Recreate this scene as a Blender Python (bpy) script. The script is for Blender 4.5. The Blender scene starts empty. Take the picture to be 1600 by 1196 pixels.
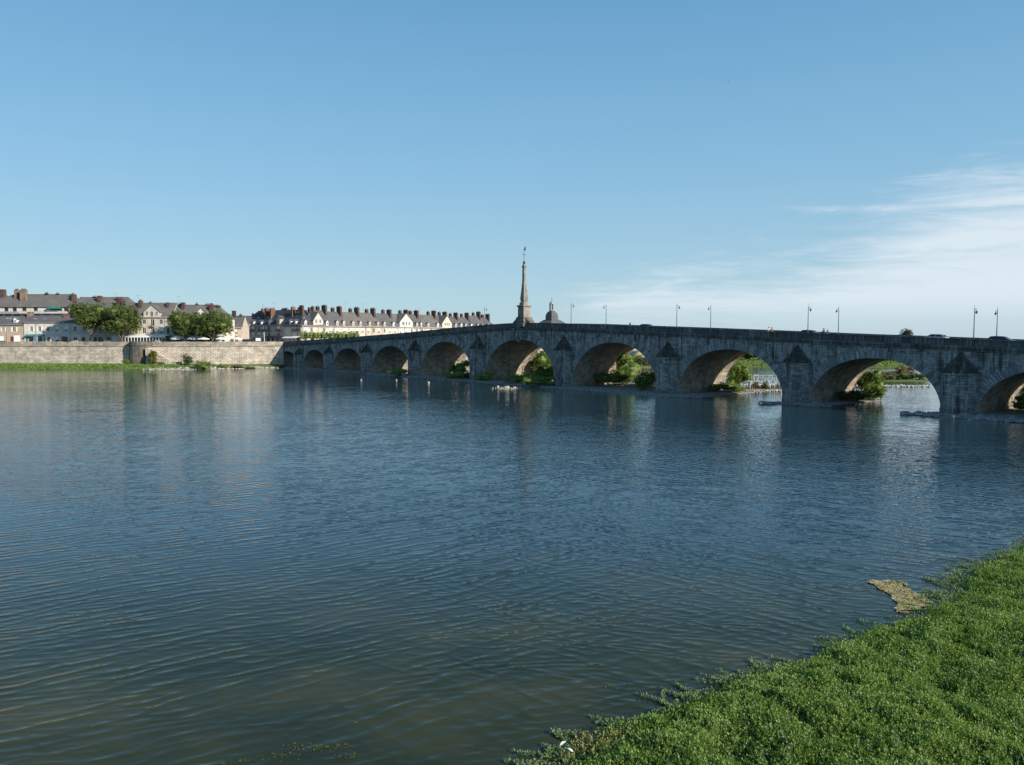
import bpy, math, random
import numpy as np
from mathutils import Vector, Matrix, Quaternion

random.seed(7); RNG = np.random.default_rng(11)
SC = bpy.context.scene
COL = SC.collection
rad = math.radians

# ------------------------------------------------------------------ camera, sun, sky
CAM_H = 11.5
F = 1202.0                                   # focal length in pixels of the 1600 px wide photograph
cam_d = bpy.data.cameras.new('camera'); cam = bpy.data.objects.new('camera', cam_d); COL.objects.link(cam)
cam.location = (0, 0, CAM_H); cam.rotation_euler = (rad(90 - 3.43), 0, 0)
cam_d.sensor_width = 36; cam_d.lens = 36 * F / 1600; cam_d.clip_start = 0.5; cam_d.clip_end = 20000
SC.camera = cam

SUN_EL = rad(24.5)
sun_h = Vector((0.82, -0.572, 0)).normalized()         # towards the sun, level
sun_dir = Vector((sun_h.x * math.cos(SUN_EL), sun_h.y * math.cos(SUN_EL), math.sin(SUN_EL)))
sl = bpy.data.lights.new('sun', 'SUN'); sl.energy = 5.0; sl.angle = rad(0.53); sl.color = (1.0, 0.93, 0.82)
so = bpy.data.objects.new('sun', sl); COL.objects.link(so); so.location = (0, 0, 80)
so.rotation_euler = (-sun_dir).to_track_quat('-Z', 'Y').to_euler()

SC.view_settings.view_transform = 'Standard'; SC.view_settings.look = 'None'
SC.view_settings.exposure = 0.40; SC.view_settings.gamma = 1.0; SC.view_settings.use_curve_mapping = False
SC.render.engine = 'CYCLES'; SC.cycles.use_denoising = True
SC.cycles.max_bounces = 6; SC.cycles.diffuse_bounces = 3; SC.cycles.glossy_bounces = 3
SC.cycles.transparent_max_bounces = 4; SC.cycles.caustics_reflective = False; SC.cycles.caustics_refractive = False

class NT:
    """small helper round a node tree"""
    def __init__(s, tree): s.t = tree; s.n = tree.nodes; s.l = tree.links
    def add(s, typ, **kw):
        n = s.n.new(typ)
        for k, v in kw.items(): setattr(n, k, v)
        return n
    def link(s, a, b): s.l.new(a, b)
    def val(s, sock, v):
        if hasattr(v, 'node'): s.l.new(v, sock)
        else: sock.default_value = v
    def math(s, op, a, b=0.0, c=0.0, clamp=False):
        n = s.add('ShaderNodeMath', operation=op, use_clamp=clamp)
        s.val(n.inputs[0], a); s.val(n.inputs[1], b)
        if len(n.inputs) > 2: s.val(n.inputs[2], c)
        return n.outputs[0]
    def mix(s, f, a, b, typ='RGBA', blend='MIX'):
        n = s.add('ShaderNodeMix', data_type=typ)
        if typ == 'RGBA':
            n.blend_type = blend
            s.val(n.inputs[0], f); s.val(n.inputs[6], a); s.val(n.inputs[7], b); return n.outputs[2]
        s.val(n.inputs[0], f); s.val(n.inputs[2], a); s.val(n.inputs[3], b); return n.outputs[0]
    def noise(s, vec, scale, detail=3.0, rough=0.55, col=False, dist=0.0):
        n = s.add('ShaderNodeTexNoise'); n.inputs['Scale'].default_value = scale
        n.inputs['Detail'].default_value = detail; n.inputs['Roughness'].default_value = rough
        n.inputs['Distortion'].default_value = dist
        if vec is not None: s.link(vec, n.inputs['Vector'])
        return n.outputs['Color' if col else 'Fac']
    def ramp(s, f, stops):
        n = s.add('ShaderNodeValToRGB'); cr = n.color_ramp
        while len(cr.elements) < len(stops): cr.elements.new(0.5)
        for e, (p, c) in zip(cr.elements, stops):
            e.position = p; e.color = (c, c, c, 1) if isinstance(c, (int, float)) else (*c[:3], 1)
        s.val(n.inputs[0], f); return n.outputs[0]
    def sep(s, v):
        n = s.add('ShaderNodeSeparateXYZ'); s.link(v, n.inputs[0]); return n.outputs
    def comb(s, x, y, z=0.0):
        n = s.add('ShaderNodeCombineXYZ'); s.val(n.inputs[0], x); s.val(n.inputs[1], y); s.val(n.inputs[2], z); return n.outputs[0]
    def vmul(s, v, m):
        n = s.add('ShaderNodeVectorMath', operation='MULTIPLY'); s.link(v, n.inputs[0]); s.val(n.inputs[1], m); return n.outputs[0]
    def sstep(s, v, a, b):
        n = s.add('ShaderNodeMapRange', interpolation_type='SMOOTHSTEP'); s.val(n.inputs[0], v)
        n.inputs[1].default_value = a; n.inputs[2].default_value = b; return n.outputs[0]

SC.world = bpy.data.worlds.new('World'); SC.world.use_nodes = True
w = NT(SC.world.node_tree); w.n.clear()
out = w.add('ShaderNodeOutputWorld'); bg = w.add('ShaderNodeBackground'); bg.inputs['Strength'].default_value = 0.0796
sky = w.add('ShaderNodeTexSky'); sky.sky_type = 'NISHITA'; sky.sun_disc = False
sky.sun_elevation = SUN_EL; sky.sun_rotation = math.atan2(sun_h.x, sun_h.y)
sky.altitude = 70; sky.air_density = 1.0; sky.dust_density = 0.9; sky.ozone_density = 1.4
tc = w.add('ShaderNodeTexCoord'); d = tc.outputs['Generated']
dx, dy, dz = w.sep(d)
# thin cirrus: a sheet seen at a low angle, streaks drawn out along the horizon, thicker towards the west (right)
az = w.math('ARCTAN2', dx, dy)
el = w.math('ARCSINE', dz)
cu = w.comb(w.math('MULTIPLY', az, 2.6), w.math('MULTIPLY', w.math('ADD', el, w.math('MULTIPLY', az, -0.015)), 21.0), 0.3)
n1 = w.noise(cu, 1.0, 7.0, 0.58, dist=0.9)
cu2 = w.comb(w.math('MULTIPLY', az, 9.0), w.math('MULTIPLY', w.math('ADD', el, w.math('MULTIPLY', az, 0.02)), 70.0), 2.3)
n2 = w.noise(cu2, 1.0, 6.0, 0.6, dist=1.2)
nn = w.math('ADD', w.math('MULTIPLY', n1, 0.62), w.math('MULTIPLY', n2, 0.38))
# the sheet's upper rim climbs towards the right
rim = w.math('ADD', w.math('MULTIPLY', w.math('SUBTRACT', 1.0, w.math('EXPONENT', w.math('MULTIPLY', w.math('MAXIMUM', w.math('SUBTRACT', az, 0.02), 0.0), -9.0))), 0.118), w.math('MULTIPLY', w.sstep(az, 0.34, 0.56), 0.062))
rise = w.math('SUBTRACT', rim, el)
cov = w.math('ADD', nn, w.math('MULTIPLY', rise, 2.9))
side = w.math('MULTIPLY', w.sstep(az, 0.02, 0.13), w.math('SUBTRACT', 1.0, w.sstep(az, 2.2, 2.9)))
low = w.sstep(el, 0.002, 0.055)
cloud = w.math('MULTIPLY', w.math('MULTIPLY', w.sstep(cov, 0.43, 0.80), side), w.math('ADD', 0.25, w.math('MULTIPLY', low, 0.75)))
K = 1 / 0.105
grad = w.ramp(w.math('MAXIMUM', dz, 0.0), [(0.0, (.52, .69, .78)), (0.04, (.455, .665, .785)), (0.09, (.385, .61, .76)), (0.22, (.255, .52, .745)), (0.42, (.135, .37, .635)), (0.9, (.055, .19, .43))])
grad = w.mix(1.0, grad, (K, K, K, 1), blend='MULTIPLY')
tint = w.mix(1.0, sky.outputs[0], (0.95, 1.15, 1.30, 1), blend='MULTIPLY')
base = w.mix(0.80, tint, grad)
skyc = w.mix(w.math('MULTIPLY', cloud, 0.86), base, (7.3, 8.1, 8.8, 1))
w.link(skyc, bg.inputs['Color']); w.link(bg.outputs[0], out.inputs[0])

# ------------------------------------------------------------------ materials
MATS = {}
def new_mat(name):
    m = bpy.data.materials.new(name); m.use_nodes = True; t = NT(m.node_tree)
    b = t.n['Principled BSDF']; MATS[name] = m; return m, t, b
def hexc(c): return (*c, 1)

def stone_mat(name, c1, c2, mortar, bw=0.9, rh=0.42, streak=0.5, rough=0.9, mort=0.02, bump=0.6, light=0.0, moss=0.0, foot=0.0, pits=0.0, per_block=0.0):
    m, t, b = new_mat(name)
    uv = t.add('ShaderNodeUVMap').outputs[0]
    if per_block:
        rnd = t.add('ShaderNodeObjectInfo').outputs['Random']; av = t.add('ShaderNodeVectorMath', operation='ADD'); t.link(uv, av.inputs[0])
        t.link(t.comb(t.math('MULTIPLY', rnd, 83.0), t.math('MULTIPLY', rnd, 47.0)), av.inputs[1]); uv = av.outputs[0]
    br = t.add('ShaderNodeTexBrick'); t.link(uv, br.inputs['Vector'])
    br.inputs['Scale'].default_value = 1.0; br.inputs['Brick Width'].default_value = bw; br.inputs['Row Height'].default_value = rh
    br.inputs['Mortar Size'].default_value = mort; br.inputs['Mortar Smooth'].default_value = 0.3
    br.inputs['Color1'].default_value = hexc(c1); br.inputs['Color2'].default_value = hexc(c2); br.inputs['Mortar'].default_value = hexc(mortar)
    col = br.outputs['Color']
    if per_block: col = t.mix(1.0, col, t.ramp(rnd, [(0.0, 1.0 - per_block), (0.6, 1.0), (1.0, 1.0 + per_block)]), blend='MULTIPLY')
    n = t.noise(uv, 0.35, 5.0, 0.65)
    col = t.mix(t.sstep(n, 0.35, 0.7), col, t.mix(1.0, col, (0.55, 0.55, 0.56, 1), blend='MULTIPLY'))
    n = t.noise(uv, 2.6, 4.0, 0.7)
    col = t.mix(t.math('MULTIPLY', t.sstep(n, 0.5, 0.8), 0.5), col, t.mix(1.0, col, (0.45, 0.44, 0.43, 1), blend='MULTIPLY'))
    if streak:
        sv = t.vmul(uv, (1.1, 0.10, 1.0)); s1 = t.noise(sv, 1.0, 4.0, 0.6)
        col = t.mix(t.math('MULTIPLY', t.sstep(s1, 0.48, 0.64), streak), col, (0.04, 0.04, 0.042, 1))
        sv2 = t.vmul(uv, (2.7, 0.16, 1.0)); s2 = t.noise(sv2, 1.0, 3.0, 0.6)
        if light: col = t.mix(t.math('MULTIPLY', t.sstep(s2, 0.51, 0.64), light), col, (0.46, 0.45, 0.42, 1))
    if moss:
        n = t.noise(uv, 1.4, 4.0, 0.7); col = t.mix(t.math('MULTIPLY', t.sstep(n, 0.45, 0.6), moss), col, (0.035, 0.040, 0.018, 1))
    if pits:
        v = t.noise(t.vmul(uv, (0.9, 2.6, 1)), 1.0, 4.0, 0.75); col = t.mix(t.math('MULTIPLY', t.sstep(v, 0.57, 0.66), pits), col, (0.13, 0.105, 0.09, 1))
    if foot:
        z = t.sep(t.add('ShaderNodeNewGeometry').outputs['Position'])[2]
        wob = t.math('ADD', z, t.math('MULTIPLY', t.noise(uv, 0.8), -1.4))
        col = t.mix(t.math('MULTIPLY', t.math('SUBTRACT', 1.0, t.sstep(wob, -0.6, 0.9)), foot), col, (0.075, 0.07, 0.05, 1))
    t.link(col, b.inputs['Base Color']); b.inputs['Roughness'].default_value = rough
    b.inputs['Specular IOR Level'].default_value = 0.2
    bp = t.add('ShaderNodeBump'); bp.inputs['Strength'].default_value = bump; bp.inputs['Distance'].default_value = 0.04
    h = t.math('ADD', t.math('MULTIPLY', t.math('SUBTRACT', 1.0, br.outputs['Fac']), 1.0), t.math('MULTIPLY', t.noise(uv, 6.0, 4.0, 0.6), 0.6))
    t.link(h, bp.inputs['Height']); t.link(bp.outputs[0], b.inputs['Normal'])
    return m

def plain_mat(name, c, rough=0.7, var=0.25, scale=1.5, metal=0.0, spec=0.3, bump=0.0, c2=None):
    m, t, b = new_mat(name)
    co = t.add('ShaderNodeTexCoord').outputs['Object']
    n = t.noise(co, scale, 4.0, 0.6)
    lo = tuple(x * (1 - var) for x in c); hi = c2 if c2 else tuple(min(1, x * (1 + var)) for x in c)
    t.link(t.ramp(n, [(0.3, lo), (0.7, hi)]), b.inputs['Base Color'])
    b.inputs['Roughness'].default_value = rough; b.inputs['Metallic'].default_value = metal; b.inputs['Specular IOR Level'].default_value = spec
    if bump:
        bp = t.add('ShaderNodeBump'); bp.inputs['Strength'].default_value = bump; bp.inputs['Distance'].default_value = 0.05
        t.link(t.noise(co, scale * 6, 3.0), bp.inputs['Height']); t.link(bp.outputs[0], b.inputs['Normal'])
    return m

def leaf_mat(name, dark, mid, lightc, scale=0.25, rough=0.55, trans=0.35, spec=0.25):
    m, t, b = new_mat(name)
    g = t.add('ShaderNodeNewGeometry')
    n = t.noise(g.outputs['Position'], scale, 3.0, 0.6)
    r = g.outputs['Random Per Island']
    f = t.math('ADD', t.math('MULTIPLY', n, 0.6), t.math('MULTIPLY', r, 0.4))
    c = t.ramp(f, [(0.28, dark), (0.5, mid), (0.74, lightc)])
    t.link(c, b.inputs['Base Color']); b.inputs['Roughness'].default_value = rough; b.inputs['Specular IOR Level'].default_value = spec
    tr = t.add('ShaderNodeBsdfTranslucent'); t.link(t.mix(1.0, c, (1.0, 1.15, 0.5, 1), blend='MULTIPLY'), tr.inputs[0])
    mx = t.add('ShaderNodeMixShader'); mx.inputs[0].default_value = trans
    t.link(b.outputs[0], mx.inputs[1]); t.link(tr.outputs[0], mx.inputs[2]); t.link(mx.outputs[0], t.n['Material Output'].inputs[0])
    return m

def wall_mat(name, c, stain=0.35, rubble=0.0):
    m, t, b = new_mat(name)
    uv = t.add('ShaderNodeUVMap').outputs[0]
    n = t.noise(uv, 0.5, 5.0, 0.6); dk = tuple(x * 0.72 for x in c)
    col = t.ramp(n, [(0.35, dk), (0.65, c)])
    s1 = t.noise(t.vmul(uv, (1.6, 0.18, 1.0)), 1.0, 3.0)
    col = t.mix(t.math('MULTIPLY', t.sstep(s1, 0.5, 0.75), stain), col, tuple(x * 0.5 for x in c) + (1,))
    if rubble:
        v = t.add('ShaderNodeTexVoronoi'); t.link(t.vmul(uv, (2.6, 4.2, 1)), v.inputs['Vector']); v.inputs['Scale'].default_value = 1.0
        sx = t.sep(v.outputs['Color'])[0]
        col = t.mix(rubble, col, t.mix(sx, (c[0]*0.55, c[1]*0.52, c[2]*0.48, 1), (c[0]*1.15, c[1]*1.1, c[2]*1.02, 1)))
    t.link(col, b.inputs['Base Color']); b.inputs['Roughness'].default_value = 0.9; b.inputs['Specular IOR Level'].default_value = 0.15
    return m

def slate_mat(name, c1, c2, lichen=(0.2, 0.17, 0.12), lf=0.35):
    m, t, b = new_mat(name)
    uv = t.add('ShaderNodeUVMap').outputs[0]
    br = t.add('ShaderNodeTexBrick'); t.link(uv, br.inputs['Vector'])
    br.inputs['Scale'].default_value = 1.0; br.inputs['Brick Width'].default_value = 0.5; br.inputs['Row Height'].default_value = 0.28
    br.inputs['Mortar Size'].default_value = 0.02
    br.inputs['Color1'].default_value = hexc(c1); br.inputs['Color2'].default_value = hexc(c2); br.inputs['Mortar'].default_value = hexc(tuple(x * 0.5 for x in c1))
    n = t.noise(uv, 0.28, 5.0, 0.7); col = t.mix(t.math('MULTIPLY', t.sstep(n, 0.4, 0.7), lf), br.outputs['Color'], hexc(lichen))
    n = t.noise(t.vmul(uv, (1.3, 0.25, 1)), 1.0, 4.0, 0.7); col = t.mix(t.math('MULTIPLY', t.sstep(n, 0.5, 0.75), 0.35), col, hexc(tuple(x * 0.45 for x in c1)))
    t.link(col, b.inputs['Base Color']); b.inputs['Roughness'].default_value = 0.75; b.inputs['Specular IOR Level'].default_value = 0.25
    return m

stone_mat('bridge_stone', (0.42, 0.395, 0.36), (0.185, 0.172, 0.16), (0.07, 0.066, 0.06), 1.0, 0.42, streak=0.85, light=0.5, foot=0.5)
stone_mat('voussoir_stone', (0.38, 0.37, 0.35), (0.19, 0.185, 0.18), (0.2, 0.2, 0.19), 0.5, 3.0, streak=0.55, light=0.5, mort=0.0)
stone_mat('parapet_stone', (0.17, 0.165, 0.155), (0.095, 0.092, 0.088), (0.09, 0.09, 0.09), 9.0, 9.0, streak=0.5, light=0.3, mort=0.0, per_block=0.35)
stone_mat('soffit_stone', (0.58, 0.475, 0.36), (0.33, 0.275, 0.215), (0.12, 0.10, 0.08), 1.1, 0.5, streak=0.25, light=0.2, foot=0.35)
stone_mat('cap_stone', (0.16, 0.155, 0.14), (0.045, 0.044, 0.04), (0.03, 0.03, 0.025), 0.6, 9.0, streak=0.0, moss=0.55)
stone_mat('obelisk_stone', (0.38, 0.335, 0.275), (0.24, 0.215, 0.185), (0.3, 0.28, 0.24), 0.8, 0.5, streak=0.35, light=0.1)
stone_mat('obelisk_base_stone', (0.22, 0.195, 0.16), (0.15, 0.135, 0.115), (0.12, 0.11, 0.1), 0.8, 0.5, streak=0.5, moss=0.3)
stone_mat('quay_stone', (0.74, 0.64, 0.525), (0.57, 0.49, 0.40), (0.20, 0.155, 0.125), 1.7, 0.52, streak=0.10, light=0.1, mort=0.06, foot=0.3, pits=0.8)
stone_mat('quay_parapet', (0.62, 0.53, 0.43), (0.45, 0.385, 0.31), (0.16, 0.125, 0.10), 0.9, 0.42, streak=0.15, light=0.1, mort=0.05, pits=0.8, per_block=0.15)
stone_mat('brick', (0.15, 0.083, 0.067), (0.105, 0.062, 0.054), (0.17, 0.12, 0.09), 0.24, 0.08, streak=0.25, mort=0.008)
stone_mat('brick_dark', (0.10, 0.06, 0.05), (0.075, 0.05, 0.044), (0.09, 0.07, 0.06), 0.24, 0.08, streak=0.3, mort=0.008)
stone_mat('brick_orange', (0.27, 0.135, 0.09), (0.21, 0.105, 0.075), (0.22, 0.15, 0.11), 0.24, 0.08, streak=0.1, mort=0.008)
stone_mat('chimney_tan', (0.33, 0.24, 0.18), (0.27, 0.2, 0.15), (0.2, 0.16, 0.13), 0.5, 0.3, streak=0.25)
wall_mat('wall_cream', (0.62, 0.545, 0.44)); wall_mat('wall_white', (0.7, 0.645, 0.565), 0.2)
wall_mat('wall_pale', (0.59, 0.525, 0.44), 0.3); wall_mat('wall_rubble', (0.5, 0.41, 0.31), 0.3, 0.6)
wall_mat('wall_grey', (0.50, 0.44, 0.38), 0.4, 0.4); wall_mat('wall_tan', (0.54, 0.455, 0.355), 0.35)
slate_mat('slate', (0.115, 0.115, 0.125), (0.085, 0.085, 0.095)); slate_mat('slate_brown', (0.15, 0.14, 0.135), (0.11, 0.105, 0.10), (0.21, 0.18, 0.14), 0.5)
slate_mat('slate_shaded', (0.06, 0.063, 0.075), (0.045, 0.048, 0.058), lf=0.15)  # darker, bluer slate: the corner block's roof shade put into the colour
plain_mat('white_paint', (0.78, 0.77, 0.74), 0.5, 0.08); plain_mat('shutter_white', (0.72, 0.70, 0.65), 0.6, 0.1)
plain_mat('dark_red', (0.16, 0.035, 0.03), 0.6); plain_mat('teal_paint', (0.06, 0.20, 0.22), 0.55, 0.15); plain_mat('blue_paint', (0.10, 0.22, 0.36), 0.6, 0.15)
plain_mat('awning_green', (0.02, 0.17, 0.11), 0.8, 0.15); plain_mat('awning_white', (0.80, 0.78, 0.74), 0.8, 0.06)
plain_mat('awning_dark', (0.03, 0.04, 0.06), 0.8); plain_mat('iron', (0.035, 0.037, 0.04), 0.5, metal=0.6); plain_mat('grey_metal', (0.09, 0.095, 0.10), 0.5, metal=0.4)
plain_mat('zinc', (0.34, 0.35, 0.36), 0.5, 0.15, metal=0.3); plain_mat('wood', (0.14, 0.10, 0.07), 0.85, 0.4, 3.0)
plain_mat('asphalt', (0.055, 0.055, 0.055), 0.9); plain_mat('pavement', (0.30, 0.29, 0.27), 0.9, 0.15)
plain_mat('bark', (0.13, 0.11, 0.085), 0.9, 0.4, 3.0, bump=0.5)
plain_mat('rock', (0.25, 0.24, 0.225), 0.9, 0.4, 1.2, bump=0.6); plain_mat('rock_pale', (0.44, 0.40, 0.34), 0.9, 0.3, 1.0, bump=0.5)
plain_mat('gravel', (0.25, 0.225, 0.19), 0.95, 0.45, 2.2, bump=0.8); plain_mat('sand', (0.50, 0.36, 0.20), 0.95, 0.3, 0.3, bump=0.4, c2=(0.56, 0.42, 0.25))
plain_mat('soil', (0.045, 0.050, 0.022), 0.95, 0.5, 0.8, bump=0.6); plain_mat('feather', (0.8, 0.8, 0.78), 0.8, 0.05)
plain_mat('grass_ground', (0.085, 0.135, 0.03), 0.9, 0.4, 0.15, c2=(0.17, 0.20, 0.055))
plain_mat('meadow', (0.13, 0.16, 0.04), 0.9, 0.3, 0.03, c2=(0.28, 0.26, 0.08))
plain_mat('car_dark', (0.02, 0.022, 0.03), 0.25, 0.05, spec=0.6); plain_mat('car_white', (0.75, 0.75, 0.74), 0.3, 0.03, spec=0.6); plain_mat('car_silver', (0.42, 0.43, 0.45), 0.3, 0.05, metal=0.4)
plain_mat('tyre', (0.02, 0.02, 0.02), 0.9); plain_mat('skin', (0.42, 0.25, 0.17), 0.6, 0.05); plain_mat('hair', (0.04, 0.028, 0.02), 0.7)
plain_mat('cloth_white', (0.7, 0.68, 0.64), 0.85, 0.05); plain_mat('cloth_dark', (0.03, 0.035, 0.05), 0.85); plain_mat('cloth_pink', (0.30, 0.13, 0.12), 0.85); plain_mat('cloth_blue', (0.08, 0.12, 0.22), 0.85)
plain_mat('lamp_glass', (0.45, 0.45, 0.42), 0.3, 0.05); plain_mat('red_lens', (0.35, 0.02, 0.02), 0.3, 0.05)
plain_mat('stained_band', (0.11, 0.11, 0.105), 0.95, 0.4, 0.6)
m, t, b = new_mat('glass'); b.inputs['Base Color'].default_value = (0.018, 0.021, 0.026, 1); b.inputs['Roughness'].default_value = 0.12; b.inputs['Specular IOR Level'].default_value = 0.5
leaf_mat('leaf_plane', (0.045, 0.070, 0.018), (0.10, 0.14, 0.036), (0.20, 0.235, 0.075))
leaf_mat('leaf_bush', (0.065, 0.11, 0.022), (0.15, 0.22, 0.048), (0.29, 0.36, 0.10))
leaf_mat('leaf_silhouette', (0.02, 0.028, 0.018), (0.035, 0.045, 0.028), (0.06, 0.07, 0.04))  # darkened leaf colour stands in for a far tree's hazy silhouette
leaf_mat('leaf_grey', (0.05, 0.075, 0.035), (0.085, 0.115, 0.055), (0.13, 0.165, 0.075))
leaf_mat('leaf_yellow', (0.07, 0.08, 0.02), (0.13, 0.14, 0.03), (0.20, 0.19, 0.05))
leaf_mat('leaf_rust', (0.08, 0.05, 0.025), (0.13, 0.085, 0.04), (0.16, 0.13, 0.05))
leaf_mat('leaf_mat', (0.075, 0.14, 0.022), (0.19, 0.29, 0.06), (0.36, 0.45, 0.16), scale=0.6, trans=0.38, rough=0.6, spec=0.2)
leaf_mat('leaf_fringe', (0.13, 0.20, 0.08), (0.20, 0.28, 0.12), (0.30, 0.36, 0.17), scale=1.0, trans=0.3)
leaf_mat('leaf_dry', (0.26, 0.15, 0.06), (0.33, 0.30, 0.10), (0.28, 0.38, 0.11), scale=1.2, trans=0.2)
leaf_mat('leaf_pale', (0.32, 0.24, 0.12), (0.52, 0.42, 0.23), (0.62, 0.55, 0.36), scale=1.2, trans=0.1)
leaf_mat('leaf_grass', (0.08, 0.15, 0.025), (0.14, 0.235, 0.045), (0.24, 0.31, 0.08), scale=0.08)

# water: surface slopes worked out from a height field of crossing wind waves
def water_height_group():
    g = bpy.data.node_groups.new('wave_height', 'ShaderNodeTree')
    g.interface.new_socket('P', in_out='INPUT', socket_type='NodeSocketVector'); g.interface.new_socket('H', in_out='OUTPUT', socket_type='NodeSocketFloat')
    t = NT(g); gi = t.add('NodeGroupInput'); go = t.add('NodeGroupOutput'); p = gi.outputs[0]
    def layer(angle, su, sv, amp, off, detail=2.0, warp=0.0, rg=0.5):
        mp = t.add('ShaderNodeMapping', vector_type='POINT'); mp.inputs['Location'].default_value = (off, off * 0.7, 0)
        mp.inputs['Rotation'].default_value = (0, 0, rad(angle)); t.link(p, mp.inputs[0])
        q = t.vmul(mp.outputs[0], (su, sv, 1))
        n = t.noise(q, 1.0, detail, rg, dist=warp)
        # sharpened crests
        r = t.math('POWER', t.math('SUBTRACT', 1.0, t.math('ABSOLUTE', t.math('MULTIPLY', t.math('SUBTRACT', n, 0.5), 3.2))), 1.5) if False else n
        return t.math('MULTIPLY', r, amp)
    patch = t.noise(p, 0.022, 3.0, 0.6)
    wind = t.sstep(patch, 0.34, 0.62)
    wp = t.add('ShaderNodeVectorMath', operation='MULTIPLY_ADD'); t.link(t.noise(p, 0.09, 2.0, 0.5, col=True), wp.inputs[0]); wp.inputs[1].default_value = (2.2, 2.2, 0); t.link(p, wp.inputs[2]); p = wp.outputs[0]
    def swell(angle, lam, amp, off, warp=2.8, sharp=1.8, seedf=0.16):
        # long crested wavelets: bent phase lines, crests sharper than troughs, strength coming and going
        mp = t.add('ShaderNodeMapping', vector_type='POINT'); mp.inputs['Location'].default_value = (off, off * 0.7, 0)
        mp.inputs['Rotation'].default_value = (0, 0, rad(angle)); t.link(p, mp.inputs[0])
        ph_ = t.noise(t.vmul(mp.outputs[0], (seedf, seedf * 2.2, 1)), 1.0, 3.0, 0.55)
        v = t.sep(mp.outputs[0])[1]
        sn = t.math('SINE', t.math('ADD', t.math('MULTIPLY', v, 2 * math.pi / lam), t.math('MULTIPLY', ph_, warp * 2 * math.pi)))
        cr = t.math('POWER', t.math('ADD', t.math('MULTIPLY', sn, 0.5), 0.5), sharp)
        mod = t.sstep(t.noise(t.vmul(mp.outputs[0], (0.50, 0.95, 1)), 1.0, 2.0, 0.5), 0.32, 0.66)
        pm = t.sstep(t.noise(t.vmul(mp.outputs[0], (0.05, 0.09, 1)), 1.0, 2.0, 0.5), 0.30, 0.66)
        return t.math('MULTIPLY', t.math('MULTIPLY', cr, t.math('ADD', 0.06, t.math('MULTIPLY', mod, t.math('ADD', 0.55, t.math('MULTIPLY', pm, 0.7))))), amp)
    pxx = t.sep(p)[0]; lft = t.math('SUBTRACT', 1.0, t.sstep(pxx, -2.0, 14.0)); rgt = t.math('ADD', 0.25, t.math('MULTIPLY', t.sstep(pxx, -6.0, 10.0), 0.75))
    a1 = swell(-34, 0.74, 0.0205, 3.1)
    a2 = swell(-14, 0.44, 0.0095, 13.1, 3.5)
    a3 = swell(38, 0.80, 0.0185, 23.0)
    a4 = swell(12, 0.40, 0.0085, 43.0, 3.5)
    a5 = layer(-28, 0.5, 1.2, 0.012, 13.1, 2.0, 0.3)
    a = t.math('ADD', t.math('MULTIPLY', t.math('ADD', a1, a2), t.math('ADD', 0.35, t.math('MULTIPLY', lft, 0.65))), a5)
    b_ = t.math('MULTIPLY', t.math('ADD', a3, a4), rgt)
    c = layer(-4, 2.2, 5.2, 0.0062, 17.0, 2.5, 0.4, 0.55)
    d_ = layer(50, 2.5, 5.0, 0.0026, 31.0, 2.0, 0.2)
    e = layer(10, 0.08, 0.22, 0.045, 5.0, 1.0)
    hi = t.math('MULTIPLY', t.math('ADD', c, d_), t.math('ADD', 0.35, t.math('MULTIPLY', wind, 0.85)))
    s = t.math('ADD', t.math('ADD', a, b_), t.math('ADD', hi, e))
    t.link(s, go.inputs[0]); return g
WG = water_height_group()
m, t, b = new_mat('river_water')
geo = t.add('ShaderNodeNewGeometry'); P = geo.outputs['Position']
def hgt(off):
    va = t.add('ShaderNodeVectorMath', operation='ADD'); t.link(P, va.inputs[0]); va.inputs[1].default_value = off
    gn = t.add('ShaderNodeGroup'); gn.node_tree = WG; t.link(va.outputs[0], gn.inputs[0]); return gn.outputs[0]
EPS = 0.05
h0 = hgt((0, 0, 0)); hx = hgt((EPS, 0, 0)); hy = hgt((0, EPS, 0))
# sheltered near the far quay, livelier in the open
yy = t.sep(P)[1]
calm = t.math('ADD', 0.46, t.math('MULTIPLY', t.math('SUBTRACT', 1.0, t.sstep(yy, 40.0, 200.0)), 0.54))
gain = t.math('MULTIPLY', calm, 1.0 / EPS)
sx = t.math('MULTIPLY', t.math('SUBTRACT', h0, hx), gain); sy = t.math('MULTIPLY', t.math('SUBTRACT', h0, hy), gain)
nv = t.add('ShaderNodeVectorMath', operation='NORMALIZE'); t.link(t.comb(sx, sy, 1.0), nv.inputs[0])
t.link(nv.outputs[0], b.inputs['Normal'])
bedn = t.noise(t.vmul(P, (0.11, 0.16, 1)), 1.0, 4.0, 0.6)
bed = t.ramp(bedn, [(0.30, (0.012, 0.019, 0.006)), (0.50, (0.028, 0.033, 0.010)), (0.70, (0.056, 0.052, 0.015))])
deep_sky = (0.015, 0.039, 0.054, 1)  # open water colour with the blue of the reflected sky mixed in
t.link(t.mix(t.sstep(yy, 25.0, 48.0), bed, deep_sky), b.inputs['Base Color'])
b.inputs['Roughness'].default_value = 0.02; b.inputs['IOR'].default_value = 1.29; b.inputs['Specular Tint'].default_value = (0.80, 0.94, 1.0, 1); b.inputs['Specular IOR Level'].default_value = 0.5

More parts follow.
